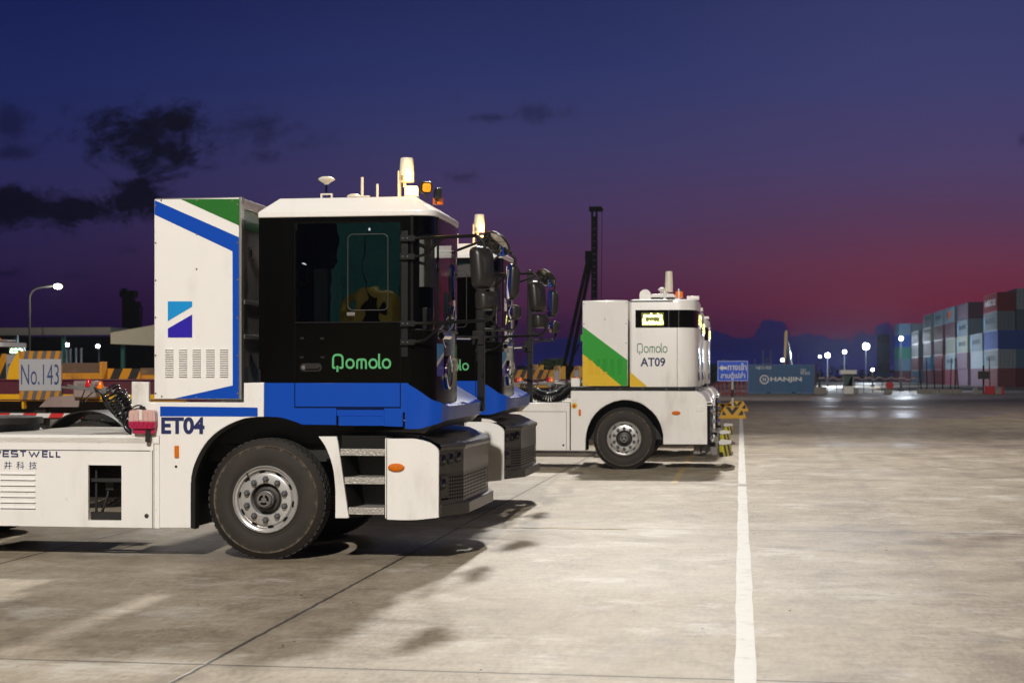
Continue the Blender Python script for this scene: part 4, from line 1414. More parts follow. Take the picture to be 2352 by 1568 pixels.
    m.lathe([(.001, -.045), (.016, -.044), (.026, -.032), (.055, -.014), (.074, -.003), (.077, .003), (.066, .016), (.04, .026), (.001, .031)], (x_, yq, zc_), 'z', 28, 0)
    m.tube([(x_, yq, zc_ - .04), (x_, yq, zt0 + .05)], .011, 8, 1)
    for a, b in ((-.045, 0), (.05, 0)):
        m.box(x_ + a - .006, x_ + a + .006, yq - .02, yq + .02, zt0, zt0 + .055, 0)
    m.box(x_ - .05, x_ + .056, yq - .02, yq + .02, zt0 + .055, zt0 + .065, 0)
    m.build('satellite_antenna', ['cream', 'chrome'], root)
    m = MB()
    x_ = xq(813); zc_ = zt0 + .022
    m.lathe([(.03, .0), (.034, .012), (.063, .028), (.066, .035), (.058, .046), (.03, .058), (.001, .061)], (x_, yq, zt0), 'z', 28, 0)
    m.build('satellite_antenna', 'cream', root)
    for px, top_px, r_ in ((832, 408, .0135), (866.8, 424, .0115)):
        m = MB(); m.tube([(xq(px), yq, zt0), (xq(px), yq, zq(top_px))], r_, 10)
        if px < 850:
            m.box(xq(px) - .06, xq(px) + .07, yq - .02, yq + .02, zt0 + .03, zt0 + .04)
            m.box(xq(px) - .06, xq(px) - .05, yq - .02, yq + .02, zt0, zt0 + .03); m.box(xq(px) + .06, xq(px) + .07, yq - .02, yq + .02, zt0, zt0 + .03)
        m.build('whip_antenna', 'cream', root)
    m = MB()
    x_ = xq(934.5)
    zA, zBt = zq(421), zq(366)
    m.lathe([(.03, zA - zA), (.066, .0), (.067, .08), (.062, .16), (.058, zBt - zA - .008), (.052, zBt - zA), (.001, zBt - zA)], (x_, yq, zA), 'z', 28, 0)
    m.prism([(x_ - .072, zt0), (x_ - .062, zt0), (x_ - .062, zA + .06), (x_ - .066, zA + .10), (x_ - .072, zA + .09)], yq - .05, yq + .05, 0)
    m.tube([(x_ - .02, yq, zA), (x_ - .02, yq, zA - .045)], .015, 8, 0)
    for k in range(5):
        m.box(x_ - .045, x_ - .012, yq - .069, yq - .05, zA + .012 + .009 * k, zA + .016 + .009 * k, 1)
    m.build('radio_antenna', ['cream', 'hub_cap'], root)
    m = MB()
    x_ = xq(951.5)
    m.lathe([(.070, -.002), (.070, .016), (.062, .020)], (x_, yq - .12, zt0), 'z', 28, 0)
    m.build('beacon_base', 'cream', root)
    m = MB()
    m.lathe([(.058, .018), (.059, .085), (.054, .102), (.001, .104)], (x_, yq - .12, zt0), 'z', 28, 0)
    m.build('beacon', 'beacon', root)
    L = bpy.data.lights.new('beacon_light', 'POINT'); L.energy = 5; L.color = (1, .55, .15); L.shadow_soft_size = .06
    lo_ = bpy.data.objects.new('beacon_light', L); COL.objects.link(lo_); lo_.parent = root; lo_.location = (x_, yq - .12, zt0 + .19)
    for px0, px1, py0, py1, y, mt in ((968, 988, 417, 445, .45, 1), (994, 1015, 432, 458, 1.0, 0)):
        mm = MB()
        xc, zc_ = (X(px0, y) + X(px1, y)) / 2, (Z(py0, px0, y) + Z(py1, px0, y)) / 2
        rows = []
        for dx, sc in ((-.025, .8), (-.015, 1), (.02, 1), (.03, .9)):
            rows.append([(dx, u * sc, v * sc) for u, v in rrect(-.055, .055, -.055, .055, .03, 5)])
        mm.grid(rows, 0, True); mm.sheet(list(reversed(rows[0])), 0)
        mm.sheet([(.031, u * .72, v * .72) for u, v in rrect(-.055, .055, -.055, .055, .03, 5)], 1)
        mm.tube([(0, 0, -.05), (-.005, 0, -.10)], .012, 8, 0)
        o1 = mm.build('work_lamp', ['plastic', 'lamp_amber' if mt else 'glass_lamp'], root)
        o1.location = (xc, y, zc_); o1.rotation_euler = (0, rad(8), rad(-62 if mt else 25))
    m = MB(); x_ = X(1006, 1.05)
    m.lathe([(.05, 0), (.05, .06), (.045, .07), (.001, .072)], (x_, 1.05, Z(470, 1006, 1.05)), 'z', 24); m.build('unlit_beacon', 'orange_plastic', root)
    m = MB()
    for k in range(4):
        m.box(xq(712) + .02 * k, xq(712) + .02 * k + .014, yq - .01, yq + .01, zt0, zt0 + .02 + .006 * (k % 2))
    m.build('roof_sensor', 'hub', root)

    # --- coolant bottle on the wing
    m = MB()
    x0, z0 = p(303, 983); x1, z1 = p(363, 941)
    m.prism(rrect(x0, x1, z0, z1, .03, 4), -.075, -.008, 0)
    m.prism(rrect(x0 + .03, x1 - .01, z0 - .045, z0 + .05, .02, 4), -.05, -.012, 0)
    for k in range(5):
        xx = x0 + (x1 - x0) * (.14 + .18 * k)
        m.prism(rrect(xx - .014, xx + .014, z0 + .02, z1 - .02, .012, 3), -.083, -.075, 0)
    m.box(x0 + .01, x1 - .01, -.082, -.075, z0 + .045, z0 + .052, 0)
    bot = m.build('coolant_bottle', 'coolant', root, bevel=.006, seg=2)
    m = MB()
    xc = X(331)
    m.lathe([(.026, 0), (.026, .03), (.001, .03)], (xc, -.04, z1 + .002), 'z', 20, 0)
    m.tube(curve([(xc, -.04, z1 + .036), (xc - .05, -.04, z1 + .04), (xc - .11, -.02, z1 + .012), (xc - .15, .02, z1 - .03)], 5), .007, 8, 0)
    m.build('bottle_cap', 'plastic', bot)
    m = MB(); m.tube([(xc + .06, -.05, z0 - .01), (xc + .05, -.04, z0 - .12)], .024, 10, 0)
    m.build('bottle_outlet', 'plastic', bot)
    m = MB()
    m.add([(xc - .012, -.086, z0 + .08), (xc + .012, -.086, z0 + .08), (xc + .012, -.086, z0 + .17), (xc - .012, -.086, z0 + .17)], [(0, 1, 2, 3)], 0)
    m.build('bottle_label', 'sticker', bot, smooth=0)

    # --- air lines: gladhands, coiled hoses, loose hoses
    yh = .9
    f = lambda px, py, y=yh: (X(px, y), y, Z(py, px, y))
    m = MB()
    a, b, c = f(208, 889)
    m.box(a - .12, a + .02, yh - .03, yh + .03, c - .03, c + .035); m.box(a + .01, a + .06, yh - .04, yh + .04, c - .05, c + .035)
    m.box(a + .10, a + .17, yh - .03, yh + .03, c - .06, c + .0); m.tube([(a - .3, yh, c - .0), (a + .3, yh, c - .04)], .013, 8)
    m.tube([f(155, 884), f(180, 890), f(200, 890)], .012, 8)
    gh = m.build('air_coupling', 'hub_cap', root, bevel=.006)
    m = MB(); a, b, c = f(204, 883); m.lathe([(.04, -.02), (.04, .0), (.025, .02), (.022, .05), (.001, .055)], (a, b, c), 'z', 16); m.build('coupling_cap', 'red_lens', gh)
    m = MB(); a, b, c = f(231, 888); m.lathe([(.04, -.02), (.04, .0), (.025, .02), (.022, .05), (.001, .055)], (a, b, c), 'z', 16); m.build('coupling_cap', 'orange_plastic', gh)
    m = MB()
    coil([f(258, 897), f(270, 915), f(281, 932), f(292, 952), f(304, 976)], .085, 10, .0105, 14, 0, m, .12)
    coil([f(276, 905, 1.1), f(288, 925, 1.1), f(298, 948, 1.1), f(304, 968, 1.0)], .07, 9, .0105, 14, 0, m, .1)
    m.build('coiled_hose', 'rubber', root, smooth=80)
    m = MB()
    for k, (dx, dy) in enumerate(((0, 0), (3, .05), (-3, .08), (1, -.04))):
        m.tube(curve([f(215 + dx, 890, yh + dy), f(235 + dx, 903, yh + dy), f(250 + dx * 2, 930, yh + dy), f(272 + dx, 958, yh + dy), f(290 + dx, 978, .7 + dy), f(312 + dx, 999, .25)], 6), .013 - .002 * (k % 2), 8)
    m.tube(curve([f(225, 890), f(245, 893), f(256, 886), f(268, 883), f(273, 893)], 6), .008, 8)
    m.tube(curve([f(238, 893), f(258, 900), f(270, 905)], 6), .008, 8)
    m.tube(curve([f(196, 893), f(192, 903), f(188, 915), f(190, 925)], 6), .006, 6); m.tube(curve([f(214, 900), f(203, 910), f(195, 922)], 6), .006, 6)
    m.tube(curve([f(300, 948, .5), f(285, 965, .4), f(288, 985, .3), f(305, 1000, .15)], 6), .011, 8)
    m.build('loose_hose', 'rubber', root, smooth=80)
    return root


tractor = make_yard_tractor()
dup(tractor, (tractor.location.x - .17, tractor.location.y + 5.0, 0), None, 'second white and blue yard tractor standing behind the nearest one, mostly hidden by its cab')


# ================================================================ driverless yard tractor (three in a row, one more far off)
def make_driverless():
    YN = 27.5
    XW = at(1433, 1009, YN)[0]
    root = thing('driverless_tractor', 'white driverless tractor with green and yellow box and number AT09, nearest of its row', 'driverless tractor', (XW, YN, 0), 0, 'white driverless tractors')

    def p(px, py, dy=0.0):
        X, Z = at(px, py, YN + dy)
        return X - XW, Z

    pts = lambda lst, dy=0.0: [p(a, b, dy) for a, b in lst]
    X = lambda px, dy=0.0: p(px, 900, dy)[0]
    Z = lambda py, px=1450, dy=0.0: p(px, py, dy)[1]

    # --- lower body with wheel arch; rounded top and front corner
    body = pts([(1310.8, 899), (1313, 897), (1600, 898), (1612, 904), (1620, 914), (1624, 924), (1624.6, 1020.5), (1523, 1020.5), (1523, 998), (1519.5, 982), (1514.7, 968.8), (1506, 954), (1495, 942), (1481, 931),
                (1465.9, 923.4), (1448, 919), (1429, 918), (1410, 922), (1392.6, 929.7), (1379, 938.5), (1368, 949), (1358, 963), (1351, 978.5), (1347, 993), (1345, 1007.8), (1344.5, 1035), (1310.8, 1035)])
    m = MB(); m.prism(body, 0, .10); bp = m.build('body_side', 'white', root, bevel=.02, seg=3)
    m = MB(); m.prism(body, 2.40, 2.5); m.build('body_side', 'white', root, bevel=.02, seg=3)
    arch = curve([(a, 0, b) for a, b in pts([(1523, 1020), (1523, 998), (1514.7, 968.8), (1495, 942), (1465.9, 923.4), (1429, 918), (1392.6, 929.7), (1368, 949), (1351, 978.5), (1345, 1007.8), (1344.5, 1035)])], 4)
    m = MB(); m.grid([[(q.x, .10, q.z) for q in arch], [(q.x, .65, q.z) for q in arch]]); m.build('arch_liner', 'void', root)
    m = MB()
    for k in (1.07,):
        c = p(1433, 1009)
        m.tube([(c[0] + .72 * math.cos(t), -.001, c[1] - .02 + .74 * math.sin(t)) for t in [rad(25 + 130 * i / 24) for i in range(25)]], .006, 6)
    m.build('arch_bead', 'white', root)
    x0, z0 = p(1553, 948); marker_lamp(root, x0, z0, 0, .075, .036)
    x0, z0 = p(1329, 954.5); x1, z1 = p(1334.5, 940); reflector(root, x0, x1, z0, z1, 0)
    m = MB(); x0, z0 = p(1319, 931.5); m.lathe([(.052, -.001), (.050, -.010), (.001, -.010)], (x0, 0, z0), 'y', 24, 0); m.lathe([(.020, -.010), (.022, -.028), (.001, -.03)], (x0, 0, z0), 'y', 18, 1)
    m.build('emergency_button', ['yellow', 'red_lens'], root)
    m = MB(); x0, z0 = p(1314, 923); m.add([(x0, -.002, z0), (x0 + .08, -.002, z0), (x0 + .08, -.002, z0 + .05), (x0, -.002, z0 + .05)], [(0, 1, 2, 3)]); m.build('warning_label', 'sticker', root, smooth=0)
    m = MB(); x0, z0 = p(1599, 944); x1, z1 = p(1617, 933); m.prism(rrect(x0, x1, z0, z1, .01, 2), -.012, 0); m.build('inspection_cover', 'white', root, bevel=.004)
    # top deck and chassis
    m = MB()
    m.box(X(1311), X(1600), .08, 2.42, Z(898), Z(897) + .004)
    m.box(-4.6, X(1309), .05, 2.45, Z(925) - .02, Z(925)); m.build('deck_plate', 'deck', root)
    m = MB()
    for y0 in (.82, 1.6):
        m.box(-5.2, 1.3, y0, y0 + .09, .62, .9)
    m.box(-.9, 1.35, .5, 2.0, .50, 1.25); m.box(-3.75, -3.55, .35, 2.15, .45, .65); m.box(-.1, .1, .3, 2.2, .45, .62); m.box(-2.8, -.95, .5, 2.0, .45, 1.1)
    m.build('chassis', 'under', root, bevel=.01)
    for x in (0.0, -3.65):
        make_wheel(root, x, .035, -1); make_wheel(root, x, 2.465, 1)
    # --- side box left of the wheel
    m = MB()
    xl = -2.86
    m.box(xl, X(1308.5), .0, .5, Z(1035), Z(929.7)); m.box(xl, X(1309), .012, .5, Z(929.7), Z(925))
    sb = m.build('side_box', 'white', root, bevel=.008)
    m = MB()
    z1 = Z(945); xa = X(1301.5)
    m.add([(xl, -.0015, z1), (xa, -.0015, z1), (xa, -.0015, z1 - .007), (xl, -.0015, z1 - .007)], [(0, 1, 2, 3)])
    m.add([(xa - .006, -.0015, z1), (xa, -.0015, z1), (xa, -.0015, Z(1034)), (xa - .006, -.0015, Z(1034))], [(0, 1, 2, 3)])
    x0, z0 = p(1294, 1022); m.lathe([(.024, -.001), (.02, -.006), (.001, -.006)], (x0, 0, z0), 'y', 4)
    m.build('door_seam', 'void', sb, smooth=0)
    m = MB(); x0, z0 = p(1189, 944); m.add([(x0, -.002, z0), (x0 + .09, -.002, z0), (x0 + .09, -.002, z0 + .06), (x0, -.002, z0 + .06)], [(0, 1, 2, 3)]); m.build('warning_label', 'yellow', sb, smooth=0)
    # --- dark base rail, equipment box
    m = MB(); m.box(X(1311), X(1597), .01, 2.49, Z(896.8), Z(888.6))
    for px in (1320, 1372, 1424, 1476, 1530, 1560):
        m.lathe([(.014, .008), (.012, .0), (.001, .0)], (X(px), 0, Z(893)), 'y', 10, 1)
    m.build('base_rail', ['black_flat', 'hub_cap'], root, bevel=.008)
    m = MB(); m.box(X(1311), X(1331), .05, .3, Z(888), Z(869)); m.box(X(1312), X(1322), .05, .3, Z(869), Z(868)); m.build('junction_box', 'white', root, bevel=.006)
    bx0, bx1, bz0, bz1 = X(1337.5), X(1442), Z(887), Z(689.5)
    m = MB(); m.box(bx0, bx1, .02, 2.48, bz0, bz1); box = m.build('equipment_box', 'white_clean', root, bevel=.015)
    q = lambda lst, y=.0165: [(a, y, b) for a, b in pts(lst)]
    m = MB()
    m.add(q([(1338, 749.5), (1441, 826.7), (1441, 886), (1427.5, 886), (1338, 812)]), [(0, 1, 2, 3, 4)], 0)
    m.add(q([(1338, 812), (1427.5, 886), (1338, 886)]), [(0, 1, 2)], 1)
    m.build('livery', ['brightgreen', 'yellow'], box, smooth=0)
    # louvres take the colour of the stripe they sit on
    for x0, x1 in ((1351, 1361.5), (1368, 1378), (1384, 1394.5), (1401, 1411), (1417, 1428)):
        m = MB()
        for k in range(15):
            py = 826 + 2.42 * k
            za = Z(py)
            xm = (x0 + x1) / 2
            lim = 812 + (xm - 1338) * (886 - 812) / (1427.5 - 1338)
            mi = 1 if py > lim else 0
            a, b = X(x0), X(x1)
            m.add([(a, .016, za + .009), (b, .016, za + .009), (b, .0115, za), (a, .0115, za)], [(0, 1, 2, 3)], mi)
        m.build('vent_louvre', ['brightgreen', 'yellow'], box, smooth=0)
    rivets(box, [p(px, py) for px, py in [(1341, 698), (1389, 692), (1438, 694), (1341, 744), (1389, 733), (1438, 743), (1341, 790), (1438, 788), (1341, 834), (1438, 834), (1347, 883), (1389, 883), (1438, 880)]],
           [(.010, .0195), (.008, .013), (.001, .012)], 0)
    m = MB(); m.box(bx0 - .045, bx0, .1, .3, Z(783), Z(768)); m.build('hinge', 'brightgreen', box, bevel=.008)
    # --- driverless pod
    x0 = X(1446.5); zb_, zt_ = Z(888), Z(687.5)
    xf = X(1590) + .02
    PL = [(x0 + .03, .0)]
    r_ = .30
    PL += [(x0 + .6, 0), (xf - r_ + .02, 0)] + [(xf - r_ + .04 + r_ * math.sin(rad(a)), r_ - r_ * math.cos(rad(a))) for a in (8, 20, 32, 45, 58, 70, 82)] + [(xf + .06, .40), (xf + .085, .8), (xf + .09, 1.25), (xf + .085, 1.7), (xf + .06, 2.1)] + \
          [(xf - r_ + .04 + r_ * math.sin(rad(a)), 2.5 - r_ + r_ * math.cos(rad(a))) for a in (82, 60, 40, 20, 5)] + [(x0 + .03, 2.5), (x0, 2.47), (x0, .03)]
    def ring(z, k=0.0):
        cx, cy = (x0 + xf) / 2, 1.25
        return [(a - k * (1 if a > cx else -1), b + (k if b < cy else -k), z) for a, b in PL]
    m = MB()
    m.grid([ring(zb_), ring(zt_ - .05), ring(zt_ - .012, .012), ring(zt_, .05)], 0, True); m.sheet(ring(zt_, .05)); m.sheet(ring(zb_))
    pod = m.build('pod', 'white', root, smooth=40)
    za, zb2 = Z(752.5), Z(712)
    m = MB()
    band = [(a, b) for a, b in PL if a > x0 + .2]
    band = [(X(1459.5), 0)] + [q_ for q_ in band if q_[0] > X(1459.5)][:18]
    def outw(pt, k):
        a, b = pt
        if b <= 0.001: return (a, b - k)
        if b >= 2.499: return (a, b + k)
        cx, cy = xf - .3, min(max(b, .3), 2.2)
        v = Vector((a - cx, b - cy, 0)).normalized()
        return (a + v.x * k, b + v.y * k)
    m.grid([[(*outw(q_, .004), z) for q_ in band] for z in (za, zb2)])
    m.build('black_band', 'black', pod, smooth=50)
    m = MB()
    for px in (1536, 1559):
        m.box(X(px) - .006, X(px) + .006, -.007, -.004, za + .005, zb2 - .005)
    m.tube([(xf - .28, -.001, zb_), (xf - .28, -.001, za)], .004, 6)
    m.build('band_joint', 'hub', pod, smooth=0)
    # lit message board, over-bright lettering in two lines between two triangles
    def led(m, P, mi=0, bg=1):
        rnd = random.Random(3)
        m.add([P(-.03, -.06), P(1.03, -.06), P(1.03, 1.08), P(-.03, 1.08)], [(0, 1, 2, 3)], bg)
        def blk(u0, u1, v0, v1):
            m.add([P(u0, v0), P(u1, v0), P(u1, v1), P(u0, v1)], [(0, 1, 2, 3)], mi)
        for r0, r1 in ((.66, .94), (.02, .34)):
            u = .06 if r0 > .5 else .02
            while u < (.93 if r0 > .5 else .97):
                wd = .045 + .02 * rnd.random()
                blk(u, u + wd, r0 + .03 * rnd.random(), r1 - .05 * rnd.random()); u += wd + .006
        blk(.40, .47, .9, 1.05); blk(.72, .80, .9, 1.04); blk(.32, .40, .3, .42); blk(.45, .55, .3, .4)
        for c in (.09, .91):
            m.add([P(c - .10, .36), P(c + .10, .36), P(c, .80)], [(0, 1, 2)], mi)
    m = MB()
    u0, v0 = p(1475, 746.5); u1, v1 = p(1523, 720)
    led(m, lambda u, v: (u0 + (u1 - u0) * u, -.0075, v0 + (v1 - v0) * v), 0, 1)
    m.build('message_board', ['led', 'led_bg'], pod, smooth=0)
    m = MB()
    led(m, lambda u, v: (xf + .094, 1.85 - 1.2 * (1 - u), za + .05 + (zb2 - za - .1) * v), 0, 1)
    m.build('message_board', ['led', 'led_bg'], pod, smooth=0)
    m = MB()
    a0, b0 = p(1463, 814.5); a1, b1 = p(1533, 788)
    wordmark(m, a0, a1, b0, b1, -.003, .155, 0)
    a0, b0 = p(1471, 841.5); a1, b1 = p(1528, 821)
    put_text(m, 'AT09', front(a0, a1, b0, b1, -.003), 1, .022)
    m.add([(a, -.003, b) for a, b in pts([(1446.8, 853.5), (1487, 887.5), (1446.8, 887.5)])], [(0, 1, 2)], 2)
    m.build('livery', ['deepgreen', 'navy', 'yellow'], pod, smooth=0)
    m = MB()
    m.box(X(1448), X(1546), -.004, .02, Z(693.5), Z(690.5)); m.build('roof_gutter', 'hub', pod)
    m = MB()
    fx = xf + .095
    m.add([(fx, .5, 1.75), (fx, .9, 1.85), (fx, .9, 2.1), (fx, .5, 2.1)], [(0, 1, 2, 3)], 0); m.add([(fx, .5, 1.55), (fx, .9, 1.55), (fx, .9, 1.78), (fx, .5, 1.68)], [(0, 1, 2, 3)], 1)
    m.build('front_logo', ['lightblue', 'indigo'], pod, smooth=0)
    # --- front: stepped white cowl, dark grille, tow bumper
    xg = X(1624.6)
    G = [(xg - .02, .02), (xg + .045, .10), (xg + .065, .5), (xg + .075, 1.25), (xg + .065, 2.0), (xg + .045, 2.4), (xg - .02, 2.48)]
    zg0, zg1 = Z(1020.5), Z(930)
    m = MB(); m.grid([[(a - .03, b, z) for a, b in G] for z in (zg0, zg1)]); m.grid([[(a, b, z) for a, b in G[:2]] for z in (zg0, zg1)]); m.build('grille_recess', 'black_flat', root, smooth=30)
    m = MB()
    for k in range(4):
        z = zg0 + .05 + k * (zg1 - zg0 - .05) / 4
        m.grid([[(a + .03, b, zz) for a, b in G[1:-1]] for zz in (z, z + .05)]); m.grid([[(a - .03, b, z + .05) for a, b in G[1:-1]], [(a + .03, b, z + .05) for a, b in G[1:-1]]])
    m.build('grille_bar', 'chrome', root, smooth=30)
    m = MB()
    cw = [(X(1600), Z(898)), (X(1612), Z(904)), (X(1620), Z(914)), (X(1624), Z(924)), (X(1625), Z(930))]
    m.grid([[(a + k, y, b) for a, b in cw] for y, k in ((.08, 0), (.5, .06), (1.25, .075), (2.0, .06), (2.42, 0))]); m.build('front_cowl', 'white', root, smooth=50)
    for ya, yb in ((.01, .30), (2.2, 2.49)):
        m = MB()
        for py in (923, 929.5):
            m.box(X(1612), X(1636), ya, yb, Z(py + 1.3), Z(py - 1.3))
        m.box(X(1622), X(1634), ya + .03, yb - .03, Z(928.2), Z(924.3), 1)
        m.build('sensor_bracket', ['white_clean', 'void'], root, bevel=.006)
    m = MB()
    m.box(X(1592), X(1608), .25, .45, Z(1043), Z(1022), 0); m.box(X(1606), X(1650), .32, .42, Z(1043), Z(1026), 0); m.box(X(1610), X(1620), .24, .5, Z(1040), Z(1024), 0); m.box(X(1633), X(1648), .26, .52, Z(1045), Z(1028), 0)
    m.build('bumper_mount', 'hub_cap', root, bevel=.008)
    m = MB()
    m.box(X(1592), X(1608), 2.05, 2.25, Z(1043), Z(1022), 0); m.box(X(1606), X(1650), 2.08, 2.18, Z(1043), Z(1026), 0)
    m.build('bumper_mount', 'hub_cap', root, bevel=.008)
    m = MB()
    ba, bz = X(1652), Z(1050, 1660)
    BP = [(ba, .18), (ba + .06, .12), (ba + .20, .55), (ba + .20, 1.95), (ba + .06, 2.38), (ba, 2.32), (ba - .04, 1.25)]
    m.prism(BP, bz, bz + .20, 0, 'z')
    bumper = m.build('tow_bumper', 'haz_bumper', root, bevel=.008)
    m = MB(); m.prism([(a, b) for a, b in BP], bz + .201, bz + .215, 0, 'z'); m.build('bumper_pad', 'concrete_block', bumper)
    # --- roof sensors
    m = MB()
    a, b = p(1479, 675)
    m.prism([(a - .10, zt_ - .02), (a + .10, zt_ - .02), (a + .10, b)] + [(a + .10 * math.cos(t), b + .10 * math.sin(t)) for t in [rad(15 * k) for k in range(1, 12)]] + [(a - .10, b)], .35, .42)
    m.build('sensor_shield', 'white_clean', root, bevel=.008)
    m = MB(); m.prism([(X(1487), Z(681)), (X(1493), Z(672.5)), (X(1545), Z(672)), (X(1552), Z(681))], .4, 1.6); m.box(X(1487), X(1546), .38, 1.6, zt_ - .02, Z(681), 1)
    m.build('air_conditioner', ['white_clean', 'under'], root, bevel=.02)
    m = MB(); a = X(1520.5, .4); zz = Z(665, 1520, .4)
    m.lathe([(.02, -.04), (.05, -.02), (.072, .0), (.06, .022), (.02, .036), (.001, .037)], (a, .4, zz), 'z', 20); m.tube([(a - .02, .4, zz), (a - .02, .4, zt_)], .012); m.tube([(a + .05, .4, zz - .02), (a + .05, .4, zt_)], .03)
    m.build('satellite_antenna', 'white_clean', root)
    m = MB(); a = X(1536.5, .5)
    m.lathe([(.07, 0), (.07, .12), (.066, .2), (.062, .34), (.058, .36), (.001, .36)], (a, .5, Z(670, 1536, .5)), 'z', 20); m.tube([(a - .03, .5, zt_), (a - .03, .5, Z(668, 1536, .5))], .02)
    m.build('radio_antenna', 'cream', root)
    m = MB(); a = X(1560, .5); m.lathe([(.07, 0), (.07, .10), (.06, .115), (.001, .115)], (a, .5, Z(684, 1560, .5)), 'z', 20); m.build('unlit_beacon', 'orange_plastic', root)
    m = MB(); m.tube([(X(1559, .4), .4, zt_), (X(1559, .4), .4, Z(663, 1559, .4))], .013); m.build('whip_antenna', 'white_clean', root)
    m = MB(); m.box(X(1578, 1.0), X(1606, 1.0), .9, 1.25, Z(688, 1590, 1.), Z(680, 1590, 1.)); m.build('roof_camera', 'white_clean', root, bevel=.01)
    # --- coiled air lines sagging behind the box
    f = lambda px, py, y: (X(px, y), y, Z(py, px, y))
    m = MB()
    for dy, dz in ((.55, 0), (.75, -2), (.95, 3)):
        coil([f(1196, 890 + dz, dy), f(1222, 897 + dz, dy), f(1240, 909 + dz, dy), f(1262, 914 + dz, dy), f(1284, 908 + dz, dy), f(1300, 897 + dz, dy), f(1311, 886 + dz, dy)], .092, 26, .0125, 14, 0, m, .08)
    m.build('coiled_hose', 'rubber', root, smooth=80)
    m = MB(); a, b, c = f(1190, 878, .6)
    m.box(a - .1, a + .06, .55, .65, c - .06, c); m.box(a + .02, a + .10, .54, .66, c - .03, c + .03); m.tube([(a, .6, c), (a + .35, .6, c - .03)], .02)
    a, b, c = f(1260, 879, .6); m.box(a - .18, a + .10, .55, .65, c - .04, c + .02); m.box(a - .02, a + .06, .54, .66, c - .08, c + .02); m.tube([(a, .6, c), (a + .3, .6, c - .03)], .02)
    gh = m.build('air_coupling', 'hub_cap', root, bevel=.01)
    for px, mt in ((1190, 'red_lens'), (1195, 'orange_plastic'), (1262, 'red_lens'), (1267, 'orange_plastic')):
        m = MB(); a, b, c = f(px, 875, .6); m.lathe([(.05, -.03), (.05, .02), (.03, .06), (.001, .065)], (a, b, c), 'z', 14); m.build('coupling_cap', mt, gh)
    return root


driverless = make_driverless()
dl = driverless.location
SK = ('radio_antenna', 'whip_antenna', 'unlit_beacon', 'satellite_antenna')
dup(driverless, (dl.x - .05, dl.y + 5.0, 0), None, 'white driverless tractor between the AT09 tractor and the last one of its row', SK)
dup(driverless, (dl.x - .02, dl.y + 10.0, 0), None, 'last white driverless tractor, its nose showing beyond the two before it', SK)
far_dl = dup(driverless, (at(60, 800, 59.0)[0] - 2.3, 59.0, 0), None, 'distant white tractor with a green lit sign at the left edge of the picture')
for o in bpy.data.objects:      # the far one shows a green sign
    q = o.parent
    while q is not None and q is not far_dl:
        q = q.parent
    if q is far_dl and o.name.startswith('message_board'):
        o.material_slots[0].link = 'OBJECT'; o.material_slots[0].material = M['led_green']


# ================================================================ ground
m = MB(); m.add([(-2500, -400, 0), (2500, -400, 0), (2500, 5000, 0), (-2500, 5000, 0)], [(0, 1, 2, 3)])
struct(m.build('ground', 'ground', smooth=0))
# white lane line, a little crooked and patched
m = MB()
edges = []
rnd = random.Random(5)
for a, b in ((4.0, 23.6), (24.05, 27.4), (27.45, 62.0)):
    n = int((b - a) / .55)
    L = []
    for k in range(n + 1):
        y = a + (b - a) * k / n
        L.append((y, .03 + rnd.uniform(-.003, .003), .060 + rnd.uniform(-.004, .004)))
    for (y0, c0, w0), (y1, c1, w1) in zip(L, L[1:]):
        m.add([(c0 - w0, y0, .004), (c0 + w0, y0, .004), (c1 + w1, y1, .004), (c1 - w1, y1, .004)], [(0, 1, 2, 3)])
struct(m.build('lane_line', 'line_white', smooth=0))
m = MB(); m.add([(-4.5, 16.86, .004), (-1.2, 16.83, .004), (-1.2, 16.90, .004), (-4.5, 16.93, .004)], [(0, 1, 2, 3)])
m.add([(-5.2, 26.7, .004), (-.3, 26.7, .004), (-.3, 26.8, .004), (-5.2, 26.8, .004)], [(0, 1, 2, 3)])
m.add([(-1.05, 24, .004), (-.95, 24, .004), (-.95, 58, .004), (-1.05, 58, .004)], [(0, 1, 2, 3)])
m.add([(9, 62, .004), (24, 100, .004), (24.4, 100, .004), (9.3, 62, .004)], [(0, 1, 2, 3)])
struct(m.build('yellow_line', 'line_yellow', smooth=0))
# scattered leaves and grit
m = MB()
rnd = random.Random(11)
for k in range(130):
    Y = 7 + 20 * rnd.random() ** 1.6
    X = -.75 * Y * rnd.random() + .52 * Y * rnd.random()
    a = rnd.uniform(0, 6.28); l = rnd.uniform(.004, .018); q = l * rnd.uniform(.25, .6)
    c, s_ = math.cos(a), math.sin(a)
    m.add([(X + c * l, Y + s_ * l, .003), (X - s_ * q, Y + c * q, .008), (X - c * l, Y - s_ * l, .004), (X + s_ * q, Y - c * q, .006), (X, Y, .009)], [(0, 1, 4), (1, 2, 4), (2, 3, 4), (3, 0, 4)])
struct(m.build('leaf_litter', 'debris', smooth=0), 'stuff')


